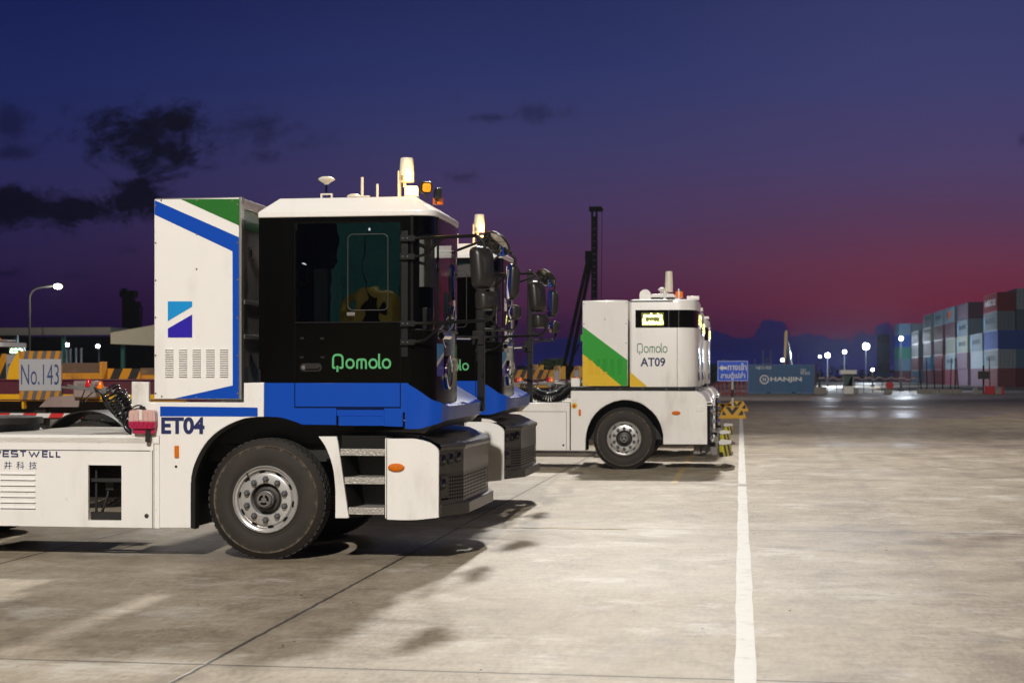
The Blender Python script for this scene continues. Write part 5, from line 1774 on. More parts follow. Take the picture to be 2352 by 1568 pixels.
# ================================================================ terminal trailers
def trailer(label, x_front, y0, length, guides, name_plate=None, haz=None, worn=None, beam_top=1.57, far_guide=True):
    """skeletal trailer: side beams along x, cross members, yellow corner guides, wheels"""
    r = thing('terminal_trailer', label, 'trailer', (x_front, y0, 0), 0, 'maroon terminal trailers')
    m = MB()
    zt = beam_top
    for ya in (.0, 2.3):
        m.box(-length, 0, ya, ya + .16, zt - .30, zt)
        m.box(-length, 0, ya - .03, ya + .19, zt - .01, zt + .012); m.box(-length, 0, ya - .02, ya + .18, zt - .32, zt - .30)
    x = -.12
    while x > -length:
        m.box(x - .12, x, .16, 2.3, zt - .26, zt - .05); x -= 1.6
    m.box(-.25, 0, .0, 2.46, zt - .42, zt - .02)
    m.build('frame', 'maroon', r, bevel=.008)
    m = MB(); m.box(-length, -.3, -.012, -.002, zt - .33, zt - .22); m.build('side_stripe', 'guide_yellow', r)
    m = MB(); m.box(-length + .5, -2.0, .03, .07, .98, 1.05); m.build('reflective_tape', 'redwhite', r)
    m = MB()
    m.box(-length + .4, -1.6, .3, .45, .95, zt - .32); m.box(-length + .4, -1.6, 2.0, 2.15, .95, zt - .32)
    m.box(-2.9, -2.7, .25, .4, .08, 1.2); m.box(-2.9, -2.7, 2.05, 2.2, .08, 1.2); m.box(-3.05, -2.55, .2, .45, .0, .08); m.box(-3.05, -2.55, 2.0, 2.25, .0, .08)
    m.build('underframe', 'under', r)
    for i in range(2):
        xw = -length + 1.6 + 1.35 * i
        for yf, s in ((.02, -1), (2.44, 1)):
            make_wheel(r, xw, yf, s)
    for gx, gw, gh in guides:
        m = MB()
        m.prism([(gx - gw, zt - .02), (gx - gw * .85, zt + gh * .45), (gx - gw * .35, zt + gh), (gx, zt + gh), (gx, zt - .45), (gx - .04, zt - .45), (gx - .04, zt - .02)], .0, .10)
        m.box(gx - .05, gx, .10, .55, zt - .02, zt + gh)
        m.build('corner_guide', 'guide_yellow', r, bevel=.008)
        if not far_guide:
            continue
        m = MB(); m.prism([(gx - gw, zt + .012), (gx - gw * .35, zt + gh), (gx, zt + gh), (gx, zt + .012)], 2.32, 2.42)
        m.build('corner_guide', 'guide_yellow', r, bevel=.008)
    if name_plate:
        a, b, z0, z1, txt = name_plate
        m = MB(); m.box(a, b, -.06, -.02, z0, z1); o = m.build('plate_backing', 'haz_plate', r, bevel=.004)
        hh = z1 - z0
        m = MB(); m.box(a + .004, b - .004, -.066, -.0605, z0 + hh * .19, z1 - hh * .165); m.build('number_plate', 'plate', o)
        if txt:
            m = MB(); put_text(m, txt, front(a + .035, b - .04, z0 + hh * .31, z0 + hh * .73, -.069), 0, -.004); m.build('plate_lettering', 'plate_blue', o, smooth=0)
    if haz:
        for a, b, z0, z1, y in haz:
            m = MB(); m.box(a, b, y, y + .05, z0, z1); m.build('hazard_board', 'haz_steep', r)
    if worn:
        for a, b, z0, z1, y in worn:
            zm = z0 + (z1 - z0) * .46; m = MB(); m.box(a, b, y, y + .08, z0, zm); m.box(b - .05, b, y - .25, y, z0, z1 + .02); eb = m.build('end_board', 'yellow_worn', r, bevel=.006)
            m = MB(); m.box(a, b - .05, y - .004, y + .08, zm, z1); m.build('rusty_top', 'rust', eb, bevel=.006)
    return r


def loc_pts(x_front, y, *pp):
    return [at(px, py, y)[0] - x_front for px, py in pp]


# the trailer carrying the No.143 plate, behind the nearest tractor
y1 = 23.4
xf1 = at(470, 880, y1)[0]
gx = at(145, 900, y1)[0] - xf1
gx0 = at(48, 900, y1)[0] - xf1
zb_, zt_ = at(100, 918, y1)[1], at(100, 806, y1)[1]
tr1 = trailer('maroon trailer with white plate reading No.143 in a yellow guide', xf1, y1, 12.6, [(gx0 + .05, .30, zt_ - 1.57)], (gx0, gx, zb_, zt_, 'No.143'), far_guide=False)
m = MB()      # pale flap and bracket hanging at its front
q = [(a - xf1, b) for a, b in (at(190, 905, y1), at(118, 912, y1), at(96, 934, y1), at(186, 934, y1))]
m.prism(q, -.10, -.07); m.build('splash_flap', 'pinkgrey', tr1)
m = MB(); q = [at(px, 900, y1)[0] - xf1 for px in (180, 232)]; m.box(q[0], q[1], -.2, -.02, 1.30, 1.56); m.build('end_bracket', 'pinkgrey', tr1, bevel=.02)

# a second, rustier one farther back
y2 = 29.2
xf2 = at(520, 880, y2)[0]
l2 = lambda px: at(px, 850, y2)[0] - xf2
z2 = lambda py: at(250, py, y2)[1]
trailer('maroon trailer with rusty yellow end board and hazard striped board', xf2, y2, 13.0, [], None,
        [(l2(247), l2(322), z2(874), z2(846), .0)], [(l2(95), l2(246), z2(876), z2(833), .0), (l2(322), l2(372), z2(874), z2(845), .02)], beam_top=z2(876))
y2b = 36.0
xf3 = at(14, 880, y2b)[0]
trailer('maroon trailer with black and yellow board at the left edge of the picture', xf3, y2b, 12.0, [], None, [(-3.0, -.02, at(10, 872, y2b)[1], at(10, 812, y2b)[1], .0)], None, beam_top=at(10, 873, y2b)[1])

# trailers standing beyond the tractors, seen between them
yk = 64.0
for i, (px, yy, hz, lab) in enumerate([(1284, 64.0, (-2.6, -.45), 'maroon trailer with yellow guide standing left of the AT09 tractor'),
                                       (1233, 67.0, (-2.4, -.5), 'maroon trailer with grey guide right behind the second yard tractor'),
                                       (1330, 71.0, (-4.2, -.9), 'maroon trailer half hidden by the AT09 box, farthest of the trailers')]):
    xf_ = at(px, 870, yy)[0]
    zt_ = at(px, 840 if i != 1 else 837, yy)[1]
    trailer(lab, xf_, yy, 12.4, [(.0, .42, zt_ - 1.45)], (-.21, .0, .95, zt_ - .02, None), [(hz[0], hz[1], 1.50, at(px, 857, yy)[1] + .15, .05)], None, beam_top=1.45)


# ================================================================ sign on a striped block, second block behind
def striped_block(label, x, y, wd=1.02, hgt=.47, dep=.55):
    r = thing('barrier_block', label, 'barrier', (x, y, 0), 0, 'striped concrete blocks')
    m = MB()
    a, b = wd / 2, wd / 2 * .56
    pr = [(-a, 0), (a, 0), (a, .09), (b, hgt), (-b, hgt), (-a, .09)]
    m.prism(pr, 0, dep); m.build('block', 'block_yellow', r, bevel=.015)
    m = MB()
    for poly in ([(-.62 * b * 1.5, hgt - .02), (-.2 * a, hgt - .02), (.0, hgt - .17), (.2 * a, hgt - .02), (.62 * b * 1.5, hgt - .02), (.02, .15), (-.02, .15)],
                 [(-.66 * a, .31), (-.42 * a, .13), (-.78 * a, .13)], [(.78 * a, .13), (.42 * a, .13), (.70 * a, .33), (.82 * a, .22)]):
        m.add([(u, -.003, v) for u, v in poly], [tuple(t) for t in tessellate_polygon([[Vector((u, v, 0)) for u, v in poly]])])
    m.build('block_stripe', 'hazblack', r, smooth=0)
    return r


ys = 60.3
xs = at(1682, 950, ys)[0]
striped_block('yellow and black concrete block that carries the blue sign', xs, ys)
b2 = striped_block('yellow and black concrete block behind the blue sign, nearer the tractors', at(1668, 940, 66)[0], 66.0)
b3 = striped_block('yellow topped concrete block directly behind the sign block', at(1692, 930, 72)[0], 72.0)
r = thing('direction_sign', 'blue Thai direction sign with white arrow on a banded post', 'sign', (xs, ys + .2, 0))
m = MB()
zt_ = at(1682, 876, ys)[1]
hs = [.47, .80, 1.10, 1.36, zt_ + .2]
for k in range(4):
    m.tube([(0, 0, hs[k] if k else .47), (0, 0, hs[k + 1])], .045, 12, (0, 1, 0, 0)[k] if False else [0, 1, 0, 0][k])
m.build('post', ['cream', 'hazblack'], r)
sx0, sz0 = at(1647.5, 875.3, ys); sx1, sz1 = at(1718.5, 828, ys)
sx0 -= xs; sx1 -= xs
m = MB(); m.box(sx0, sx1, -.09, -.06, sz0, sz1); m.build('sign_board', 'sign_blue', r)
m = MB()
W_, H_ = sx1 - sx0, sz1 - sz0
S = lambda u, v: (sx0 + u * W_, -.093, sz0 + v * H_)
for a, b, c, d_ in ((.012, .988, .015, .035), (.012, .988, .965, .985), (.012, .024, .035, .965), (.976, .988, .035, .965)):
    m.add([S(a, c), S(b, c), S(b, d_), S(a, d_)], [(0, 1, 2, 3)])
for poly in ([(.05, .655), (.17, .80), (.17, .50)], [(.17, .72), (.31, .72), (.31, .58), (.17, .58)]):
    m.add([S(*q) for q in poly], [tuple(range(len(poly)))])
put_text(m, 'ทางเข้า', lambda u, v: S(.34 + .61 * u, .53 + .36 * v), 0, .02)
put_text(m, 'ลานตู้เปล่า', lambda u, v: S(.11 + .79 * u, .06 + .39 * v), 0, .02)
m.build('sign_lettering', 'sign_white', r, smooth=0)


# ================================================================ shipping containers
def container_mesh(L, H=2.6, W=2.44, pitch=.30, name='container'):
    """x: 0..W, y: 0..L, z: 0..H; corrugated long sides, door end at y=0"""
    m = MB()
    def corr(x, sgn):
        n = int(L / pitch)
        line = []
        for k in range(n):
            y0 = .12 + (L - .24) * k / n; s_ = (L - .24) / n
            line += [(x + sgn * .0, y0), (x + sgn * .0, y0 + s_ * .3), (x + sgn * .045, y0 + s_ * .5), (x + sgn * .045, y0 + s_ * .8)]
        line.append((x, L - .12))
        m.grid([[(a, b, z) for a, b in line] for z in (.14, H - .12)], 0)
    corr(0.01, 1); corr(W - .01, -1)
    n = int(W / pitch); line = []
    for k in range(n):
        x0 = .12 + (W - .24) * k / n; s_ = (W - .24) / n
        line += [(x0, L - .01), (x0 + s_ * .3, L - .01), (x0 + s_ * .5, L - .05), (x0 + s_ * .8, L - .05)]
    line.append((W - .12, L - .01)); m.grid([[(a, b, z) for a, b in line] for z in (.14, H - .12)], 0)
    for x in (0, W - .12):
        for y in (0, L - .12):
            m.box(x, x + .12, y, y + .12, 0, H, 0)
    for z in (0, H - .12):
        m.box(.0, .10, .12, L - .12, z, z + .14 if z == 0 else H, 0); m.box(W - .1, W, .12, L - .12, z, z + .14 if z == 0 else H, 0)
        m.box(.12, W - .12, 0, .12, z, z + .14 if z == 0 else H, 0); m.box(.12, W - .12, L - .12, L, z, z + .14 if z == 0 else H, 0)
    m.box(.1, W - .1, .12, L - .12, H - .06, H - .03, 0)
    m.box(.12, W - .12, .05, .10, .14, H - .12, 0)
    for x in (.42, .88, W - .92, W - .46):
        m.tube([(x, .035, .1), (x, .035, H - .1)], .022, 6, 1)
        m.box(x - .05, x + .05, .02, .05, .9, 1.0, 1)
    m.box(W / 2 - .015, W / 2 + .015, .03, .05, .14, H - .12, 1)
    for x in (.02, W - .09):
        for z in (.4, 1.0, 1.6, 2.2):
            m.box(x, x + .07, -.012, .0, z, z + .12, 1)
    me = m.build(name, ['white', 'hub'], None, smooth=0)
    return me


CC = {}


def ccol(name, rgb):
    CC[name] = mat(name.replace(' ', '_') + '_container_paint', rgb, .5, dirt=.55, dirtcol=(.12, .08, .06), dscale=.5)


for nme, rgb in (('pale grey', (.19, .25, .29)), ('blue', (.012, .08, .42)), ('salmon', (.27, .06, .07)), ('maroon', (.085, .022, .035)), ('dark purple', (.07, .02, .045)), ('pink', (.27, .08, .11)),
                 ('mauve', (.20, .11, .155)), ('cream grey', (.29, .31, .25)), ('slate', (.11, .15, .18)), ('red', (.25, .010, .018)), ('black', (.012, .01, .012)), ('teal green', (.03, .22, .17)),
                 ('steel blue', (.10, .20, .31)), ('bright blue', (.04, .22, .42)), ('dark red', (.15, .006, .012)), ('weathered white', (.36, .42, .46))):
    ccol(nme, rgb)
base40 = container_mesh(12.2)
base40h = container_mesh(12.2, 2.85)
proto_used = set()
LIGHT = ('pale grey', 'weathered white')


def lettering(parent, body, z0, z1, y0, y1, mname, star=True):
    m = MB()
    put_text(m, body, lambda u, v: (-.012, y0 + (y1 - y0) * u, z0 + (z1 - z0) * v), 0, .02)
    if star:
        m.add([(-.012, 11.6, .35), (-.012, 10.6, .35), (-.012, 10.6, 2.2), (-.012, 11.6, 2.2)], [(0, 1, 2, 3)], 1)
    m.build('side_lettering', [mname, 'star_blue'], parent, smooth=0)


M['star_blue'] = mat('pale_blue_square', (.10, .42, .58), .5)
M['dark_letter'] = mat('dark_lettering', (.03, .045, .07), .5)
NUM = ['bottom', 'second', 'third', 'fourth', 'fifth', 'sixth']


def put_container(col, x, y, z, label, high=False, text=None, rot=0.0):
    b = base40h if high else base40
    if b.name not in proto_used:
        proto_used.add(b.name); o = b
    else:
        o = b.copy(); COL.objects.link(o)
    o.location = (x, y, z); o.rotation_euler = (0, 0, rot)
    o.material_slots[0].link = 'OBJECT'; o.material_slots[0].material = CC[col]
    tag(o, label, 'container', 'stacked shipping containers')
    if text == 'M':
        lettering(o, 'MAERSK', 1.05, 1.75, 9.8, 2.0, 'dark_letter')
    elif text == 'H':
        lettering(o, 'HAMBURG', .9, 1.8, 10.8, 4.6, 'sign_white', False); lettering(o, 'SÜD', .9, 1.9, 3.9, 1.2, 'sign_white', False)
    elif text == 'C':
        m = MB(); m.add([(-.012, 8.2, .7), (-.012, 4.6, .7), (-.012, 4.6, 2.0), (-.012, 8.2, 2.0)], [(0, 1, 2, 3)], 0); m.add([(-.012, 9.4, .9), (-.012, 8.3, .9), (-.012, 8.3, 1.8), (-.012, 9.4, 1.8)], [(0, 1, 2, 3)], 1)
        m.build('side_panel', ['orange_plastic', 'plate_blue'], o, smooth=0)
    return o


ROWN = ['nearest stack at the right', 'short stack left of the nearest', 'second tall stack', 'third tall stack', 'fourth tall stack', 'fifth tall stack', 'low stack left of them', '']
XS = 35.0
ROWS = [  # per row: columns of colours from the bottom up; (colour, text)
    (224.0, [[('salmon', 0), ('weathered white', 'M'), ('blue', 0), ('pale grey', 'M'), ('red', 'H')], [('dark red', 0), ('steel blue', 0), ('blue', 0), ('slate', 0), ('weathered white', 'M')], [('dark red', 0), ('red', 0), ('slate', 0), ('slate', 0), ('pale grey', 0)]]),
    (238.4, [[('mauve', 0), ('weathered white', 0), ('pale grey', 'M')], [('dark purple', 0), ('slate', 0), ('slate', 0)]]),
    (253.0, [[('mauve', 0), ('mauve', 0), ('cream grey', 'M'), ('slate', 'M'), ('dark purple', 0)], [('red', 0), ('red', 0), ('slate', 0), ('slate', 0), ('black', 0)], [('slate', 0)] * 4]),
    (267.4, [[('salmon', 0), ('weathered white', 'M'), ('cream grey', 0), ('maroon', 0), ('slate', 'C')]]),
    (283.0, [[('dark red', 0), ('salmon', 0), ('maroon', 0), ('maroon', 0), ('pale grey', 'M')], [('dark purple', 0), ('dark purple', 0), ('dark purple', 0), ('dark purple', 0), ('steel blue', 0)]]),
    (300.5, [[('pink', 0), ('bright blue', 0), ('mauve', 0), ('cream grey', 'M'), ('pale grey', 'M')], [('dark red', 0), ('bright blue', 0), ('dark purple', 0), ('slate', 0), ('steel blue', 0)]]),
    (321.0, [[('steel blue', 0), ('pink', 0), ('pale grey', 0), ('pale grey', 'M')], [('steel blue', 0), ('dark red', 0), ('slate', 0), ('slate', 0)]]),
]
for ri, (yy, cols) in enumerate(ROWS):
    for ci, col in enumerate(cols):
        z = 0
        for k, (c, tx) in enumerate(col):
            hi = (ri == 0 and ci > 0 and k > 2)
            where = 'facing the yard' if ci == 0 else ('one column in' if ci == 1 else 'at the right edge')
            lev = NUM[k] if k < len(col) - 1 else 'topmost'
            jx = random.uniform(-.08, .08) + (.15 if (ri == 1) else 0)
            put_container(c, XS + ci * 2.52 + jx, yy + random.uniform(-.1, .1), z, '%s container, %s of the %s, %s' % (c, lev, ROWN[ri], where), hi, tx or None)
            z += (2.85 if hi else 2.6) + .01
BLK2 = [[('maroon', 0), ('steel blue', 0), ('teal green', 0), ('blue', 0), ('steel blue', 0)], [('steel blue', 0), ('steel blue', 0), ('dark purple', 0), ('slate', 0), ('slate', 0)], [('dark purple', 0)] * 5]
for ci, col in enumerate(BLK2):
    for k, (c, tx) in enumerate(col):
        put_container(c, 34.8 + ci * 2.6, 357 + random.uniform(-.1, .1), k * 2.61, '%s container, %s of the %s column in the middle block' % (c, NUM[k], ('left', 'centre', 'right')[ci]))
for ci in range(3):
    for k in range(6 if ci else 5):
        c = ('steel blue', 'slate', 'steel blue')[(ci + k) % 3]
        put_container(c, 39.0 + ci * 5.2, 452 + ci * 3, k * 2.61, '%s container, %s of the %s column in the farthest hazy block' % (c, NUM[k], ('left', 'centre', 'right')[ci]), False, None)

# the blue container standing alone, long side to the yard
m = MB()
hx0 = at(1716, 870, 142)[0]
L_ = 6.06; n = 22
line = []
for k in range(n):
    s_ = (L_ - .24) / n; x0 = .12 + s_ * k
    line += [(x0, .01), (x0 + s_ * .3, .01), (x0 + s_ * .5, .06), (x0 + s_ * .8, .06)]
line.append((L_ - .12, .01))
m.grid([[(a, b, z) for a, b in line] for z in (.16, 2.47)], 0)
for x in (0, L_ - .12):
    for y in (0, 2.32):
        m.box(x, x + .12, y, y + .12, 0, 2.59, 1 if x > 1 else 0)
for z0, z1 in ((0, .16), (2.47, 2.59)):
    m.box(.12, L_ - .12, 0, .12, z0, z1, 0); m.box(.12, L_ - .12, 2.32, 2.44, z0, z1, 0); m.box(0, .12, .12, 2.32, z0, z1, 0); m.box(L_ - .12, L_, .12, 2.32, z0, z1, 1)
m.box(.02, .08, .12, 2.32, .16, 2.47, 0); m.box(L_ - .08, L_ - .02, .12, 2.32, .16, 2.47, 1); m.box(.12, L_ - .12, .1, 2.34, 2.52, 2.56, 0); m.box(.12, L_ - .12, 2.38, 2.42, .16, 2.47, 0)
for a in (1.9, 4.1):
    m.box(a - .18, a + .18, -.004, .0, .03, .12, 2)
CC['lone'] = mat('faded_blue_container_paint', (.06, .16, .33), .5, dirt=.5, dirtcol=(.10, .07, .05), dscale=1.2)
lone = m.build('container', [CC['lone'], mat('rusty_frame', (.14, .05, .025), .8, dirt=.5), 'void'], None, smooth=0)
lone.location = (hx0, 142, 0)
tag(lone, 'lone light blue container with white lettering beside the direction sign', 'container')
m = MB()
U = lambda px, py: (at(px, py, 142)[0] - hx0, -.004, at(px, py, 142)[1])
fx_ = lambda a, b: (1579.1 + .17106 * a, 717.8 + .17106 * b)
def T_(body, a0, b0, a1, b1, bold=.02):
    x0, y0 = fx_(a0, b1); x1, y1 = fx_(a1, b0)
    p0, p1 = U(x0, y0), U(x1, y1)
    put_text(m, body, lambda u, v: (p0[0] + (p1[0] - p0[0]) * u, -.004, p0[2] + (p1[2] - p0[2]) * v), 0, bold)
T_('HANJIN', 1112, 862, 1535, 938, .035)
T_('H', 1012, 872, 1052, 922, .03)
cx_, _, cz_ = U(*fx_(1032, 897))
ribbon(m, [(cx_ + .36 * math.cos(t), cz_ + .36 * math.sin(t)) for t in [2 * math.pi * i / 28 for i in range(28)]], .10, lambda u, v: (u, -.004, v), 0, True)
m.build('side_lettering', 'sign_white', lone, smooth=0); m = MB()
T_('HJCU 825', 920, 720, 1125, 768, .01)
m.build('side_lettering', 'sign_white', lone, smooth=0); m = MB()
T_('22G1', 1520, 752, 1585, 790, .01); T_('MAX GROSS', 1520, 792, 1645, 832, .01)
m.build('side_lettering', 'sign_white', lone, smooth=0)


# ================================================================ lamps, rigs, crane, shed, booth, fences
M['pole_grey'] = mat('dark_grey_pole', (.035, .038, .045), .8, spec=.2)


def lamp_mast(label, px, py, Y, watts, size=.5, warm=False, base_px=None, arms=1, group='floodlight masts by the container yard'):
    X, Z = at(px, py, Y)
    r = thing('lamp_mast', label, 'lamp', (X, Y, 0), 0, group)
    m = MB(); m.tube([(0, 0, 0), (0, 0, Z - .25)], [.13, .07], 10); m.box(-.25, .25, -.25, .25, 0, .25); m.build('pole', 'pole_grey', r)
    m = MB(); m.box(-size * .5, size * .5, -.2, .0, Z - .3, Z + .3); m.box(-.1, .1, 0, .15, Z - .25, Z + .1); hd = m.build('lamp_head', 'dark_metal', r)
    m = MB(); m.lathe([(size * .5, -.22), (size * .45, -.30), (.001, -.33)], (0, 0, Z), 'y', 18); m.build('lens', 'flood_warm' if warm else 'flood', hd)
    if watts:
        L = bpy.data.lights.new('lamp_light', 'POINT'); L.energy = watts; L.shadow_soft_size = .4; L.color = (1, .9, .72) if warm else (.78, .88, 1)
        o = bpy.data.objects.new('lamp_light', L); COL.objects.link(o); o.parent = r; o.location = (0, -3.0, Z + .2)
    return r


lamp_mast('bright floodlight on a grey mast in front of the container stacks', 2069.5, 777.6, 168, 2200, .42)
lamp_mast('brightest floodlight, left of the farthest container block', 1989, 795.5, 345, 7000, 1.4)
lamp_mast('small floodlight between the guard booth and the blue container', 1939.5, 808, 250, 4000, .55)
lamp_mast('starry floodlight right of the yellow crane boom', 1900.7, 816, 240, 5000, .7)
lamp_mast('small pole lamp just left of the starry floodlight', 1883, 819, 210, 300, .3)
lamp_mast('low yellowish lamp beside the brightest floodlight', 2004, 848.5, 230, 500, .4, True)
lamp_mast('floodlight at the foot of the yellow crane boom', 1797, 826.5, 170, 800, .34)
for px, lab in ((1261.5, 'left one of two small white lamps left of the AT09 box'), (1292, 'right one of two small white lamps left of the AT09 box')):
    lamp_mast(lab, px, 841.5 if px < 1270 else 841, 150, 300, .36, False)
for px, py, lab in ((158, 792, 'left small lamp glowing under the open shed'), (228, 795, 'right small lamp glowing under the open shed')):
    lamp_mast(lab, px, py, 107, 120, .26, False, None, 1, 'lamps under the open shed')

r = thing('street_lamp', 'lit street lamp with curved arm above the open shed', 'street lamp', (at(68, 750, 92)[0], 92, 0))
xa, za = at(68, 670, 92); xb, zb_ = at(124, 656, 92)
m = MB(); m.tube([(0, 0, 0), (0, 0, za - .5)] + curve([(0, 0, za - .3), (.15, 0, za), (.55, 0, za + .25), (xb - xa, 0, zb_)], 5), .065, 10); m.build('pole', 'pole_grey', r)
m = MB(); m.lathe([(.001, -.36), (.10, -.26), (.13, .0), (.10, .26), (.001, .34)], (xb - xa + .25, 0, zb_ + .04), 'x', 16, 0, .5); hd = m.build('lamp_head', 'galv', r)
m = MB(); m.lathe([(.001, -.27), (.12, -.17), (.15, .0), (.12, .2), (.001, .28)], (xb - xa + .25, 0, zb_ - .04), 'x', 16); m.build('lens', 'flood_warm', hd)
L = bpy.data.lights.new('lamp_light', 'POINT'); L.energy = 500; L.color = (1, .88, .62); L.shadow_soft_size = .3
o = bpy.data.objects.new('lamp_light', L); COL.objects.link(o); o.parent = r; o.location = (xb - xa + .2, -.2, zb_ - .5)

# open shed
Ysh = 100.0
sx0, sz1 = at(-120, 752, Ysh); sx1, _ = at(254, 752, Ysh)
ex, ez = at(420, 750, Ysh + 1)
r = thing('open_shed', 'open sided grey roofed shed behind the trailers', 'shed', (sx1, Ysh, 0))
zr1, zr0 = at(100, 752, Ysh)[1], at(100, 768, Ysh)[1]
m = MB()
m.box(-40, 0, .05, 14, zr1 - .06, zr1 - .01)
m.box(-40, 0, -.05, .05, zr0 - .04, zr0 + .04)
m.box(-40, 0, -.02, .02, zr0 + .05, zr1)
m.build('roof', 'shed_roof', r, smooth=0)
m = MB()
rows = [[], []]
n = 34
wend = ex - sx1
for k in range(n * 2 + 1):
    x = wend * k / (n * 2)
    y = .12 if k % 2 else 0
    zz0 = at(254, 789.5, Ysh)[1] - (k / (n * 2)) * .18
    rows[0].append((x, y, zz0))
    rows[1].append((x, y, zr0 + .12 + min(1.0, k / (n * 1.5)) * (zr1 - zr0 + .1)))
m.grid(rows); m.build('end_cladding', 'shed_white', r, smooth=0)
for k, px in enumerate((268, 130, 20)):
    m = MB(); x = at(px, 800, Ysh)[0] - sx1; m.box(x - .12, x + .12, 1.0, 1.2, 0, zr0 + .1); m.build('post', 'teal', r)
m = MB()
for px in (153, 162, 175, 187):
    x = at(px, 820, Ysh + 8)[0] - sx1; m.tube([(x, 8, 0), (x, 8, 3.6)], .10, 8)
m.build('pipes', 'galv', r)
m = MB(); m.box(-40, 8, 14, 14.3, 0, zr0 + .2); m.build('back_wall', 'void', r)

# piling rig with raking stays, and a second tower far left
Yr = 95.0
bx, tz = at(1365, 480, Yr)
r = thing('piling_rig', 'tall black piling rig with two raking stays left of the AT09 tractor', 'piling rig', (bx, Yr, 0))
hw = (at(1371, 700, Yr)[0] - at(1358, 700, Yr)[0]) / 2
m = MB()
for a in (-hw, hw - .08):
    m.box(a, a + .10, -.2, .2, 1.0, tz)
z = 1.0
while z < tz - .6:
    m.box(-hw, hw, -.12, .12, z, z + .34); z += .38
m.box(-hw - .12, hw + .28, -.3, .3, tz - .15, tz + .12); m.box(hw + .1, hw + .36, -.2, .2, tz - .1, tz + .02)
m.tube([(hw + .3, 0, tz), (hw + .22, 0, 2.0)], .02, 6)
m.build('mast', 'dark_metal', r)
m = MB()
topx, topz = at(1352, 590, Yr)
for px in (1288, 1304):
    fx1, fz1 = at(px, 850, Yr); m.tube([(topx - bx + (.2 if px > 1290 else 0), 0, topz), (fx1 - bx, 0, fz1 - .6)], .11, 8)
m.tube([(topx - bx - .1, 0, topz + .1), (-hw, 0, topz + .1)], .16, 8)
m.box(topx - bx - .2, topx - bx + .2, -.2, .2, topz - .3, topz + .35)
m.tube([(at(1330, 790, Yr)[0] - bx, 0, at(1330, 790, Yr)[1]), (at(1300, 845, Yr)[0] - bx, 0, 1.8)], .05, 6)
m.build('stay', 'dark_metal', r)
m = MB(); x0 = at(1272, 850, Yr)[0] - bx; m.box(x0, 1.2, -1.6, 1.6, .6, 1.6); m.box(x0 + .2, 1.0, -2, -1.2, 0, .7); m.box(x0 + .2, 1.0, 1.2, 2, 0, .7); m.box(x0, x0 + 1.8, -1.2, .6, 1.6, 2.2); m.build('crawler_body', 'dark_metal', r, bevel=.08)
Yt = 140.0
bx, tz = at(303, 668, Yt)
r = thing('piling_rig', 'black piling tower showing above the open shed', 'piling rig', (bx, Yt, 0))
m = MB(); m.box(-.75, .2, -.4, .4, 0, tz - .2); m.box(.25, .75, -.3, .3, 0, tz - 1.0); m.box(-1.0, .4, -.5, .5, tz - .6, tz); m.box(-.95, -.55, -.3, .3, tz, tz + .22); m.tube([(-.95, 0, tz - .3), (-.9, 0, 0)], .03); m.build('mast', 'dark_metal', r)
m = MB(); m.tube([(.75, 0, tz - 1.2), (1.0, 0, tz - 1.6), (.6, 0, 2)], .06); m.build('stay', 'dark_metal', r)

# yellow crane boom and ladder frames beyond the blue container
Yc = 175.0
f = lambda px, py, Y=Yc: (at(px, py, Y)[0], Y, at(px, py, Y)[1])
r = thing('excavator_boom', 'raised yellow excavator boom behind the blue container', 'excavator', (at(1808, 850, Yc)[0], Yc, 0))
ox = r.location.x
g = lambda px, py: (f(px, py)[0] - ox, f(px, py)[2])
m = MB(); m.prism([g(1800, 850), (g(1801, 790)), g(1802, 765), g(1805, 757), g(1809, 760), g(1808, 790), g(1806, 850)], -.2, .2); m.build('boom', 'crane_yellow', r, bevel=.03)
m = MB(); m.prism([g(1808, 775), g(1812, 790), g(1821, 842), g(1814, 842)], -.2, .2); m.tube([(g(1808, 800)[0], -.25, g(1808, 800)[1]), (g(1806, 838)[0], -.25, g(1806, 838)[1])], .10, 8, 1); m.tube([(g(1811, 785)[0], -.25, g(1811, 785)[1]), (g(1819, 838)[0], -.25, g(1819, 838)[1])], .08, 8, 1)
m.build('arm', ['hazblack', 'chrome'], r)
m = MB(); x0, x1 = g(1795, 850)[0], g(1830, 850)[0]; m.box(x0, x1, -1.2, 1.2, .8, 2.2); m.box(x0, x1, -1.5, -.9, 0, .8); m.box(x0, x1, .9, 1.5, 0, .8); m.build('body', 'crane_yellow', r, bevel=.1)
Yl = 150.0
r = thing('ladder_frame', 'grey steel ladder frame sticking up behind the blue container', 'frame', (at(1761, 850, Yl)[0], Yl, 0))
m = MB()
for px, tp in ((1752.5, 804), (1770, 804)):
    a = at(px, tp, Yl); m.tube([(a[0] - r.location.x, 0, 0), (a[0] - r.location.x, 0, a[1])], .07, 6)
for py in (824, 833):
    a, b = at(1752.5, py, Yl), at(1770, py, Yl); m.tube([(a[0] - r.location.x, 0, a[1]), (b[0] - r.location.x, 0, b[1])], .05, 6)
m.build('frame', 'galv', r)
for px, tp, lab in ((1734.5, 824, 'thin bare post behind the left end of the blue container'), (1834, 810, 'thin bare post behind the right end of the blue container'), (1661, 824, 'thin bare post standing behind the blue direction sign')):
    X_, Z_ = at(px, tp, Yl)
    m = MB(); m.tube([(0, 0, 0), (0, 0, Z_)], .06, 6); m.box(-.1, .1, -.1, .1, 0, .05); o = m.build('post', 'galv', None); o.location = (X_, Yl, 0); tag(o, lab, 'post', 'thin bare posts')

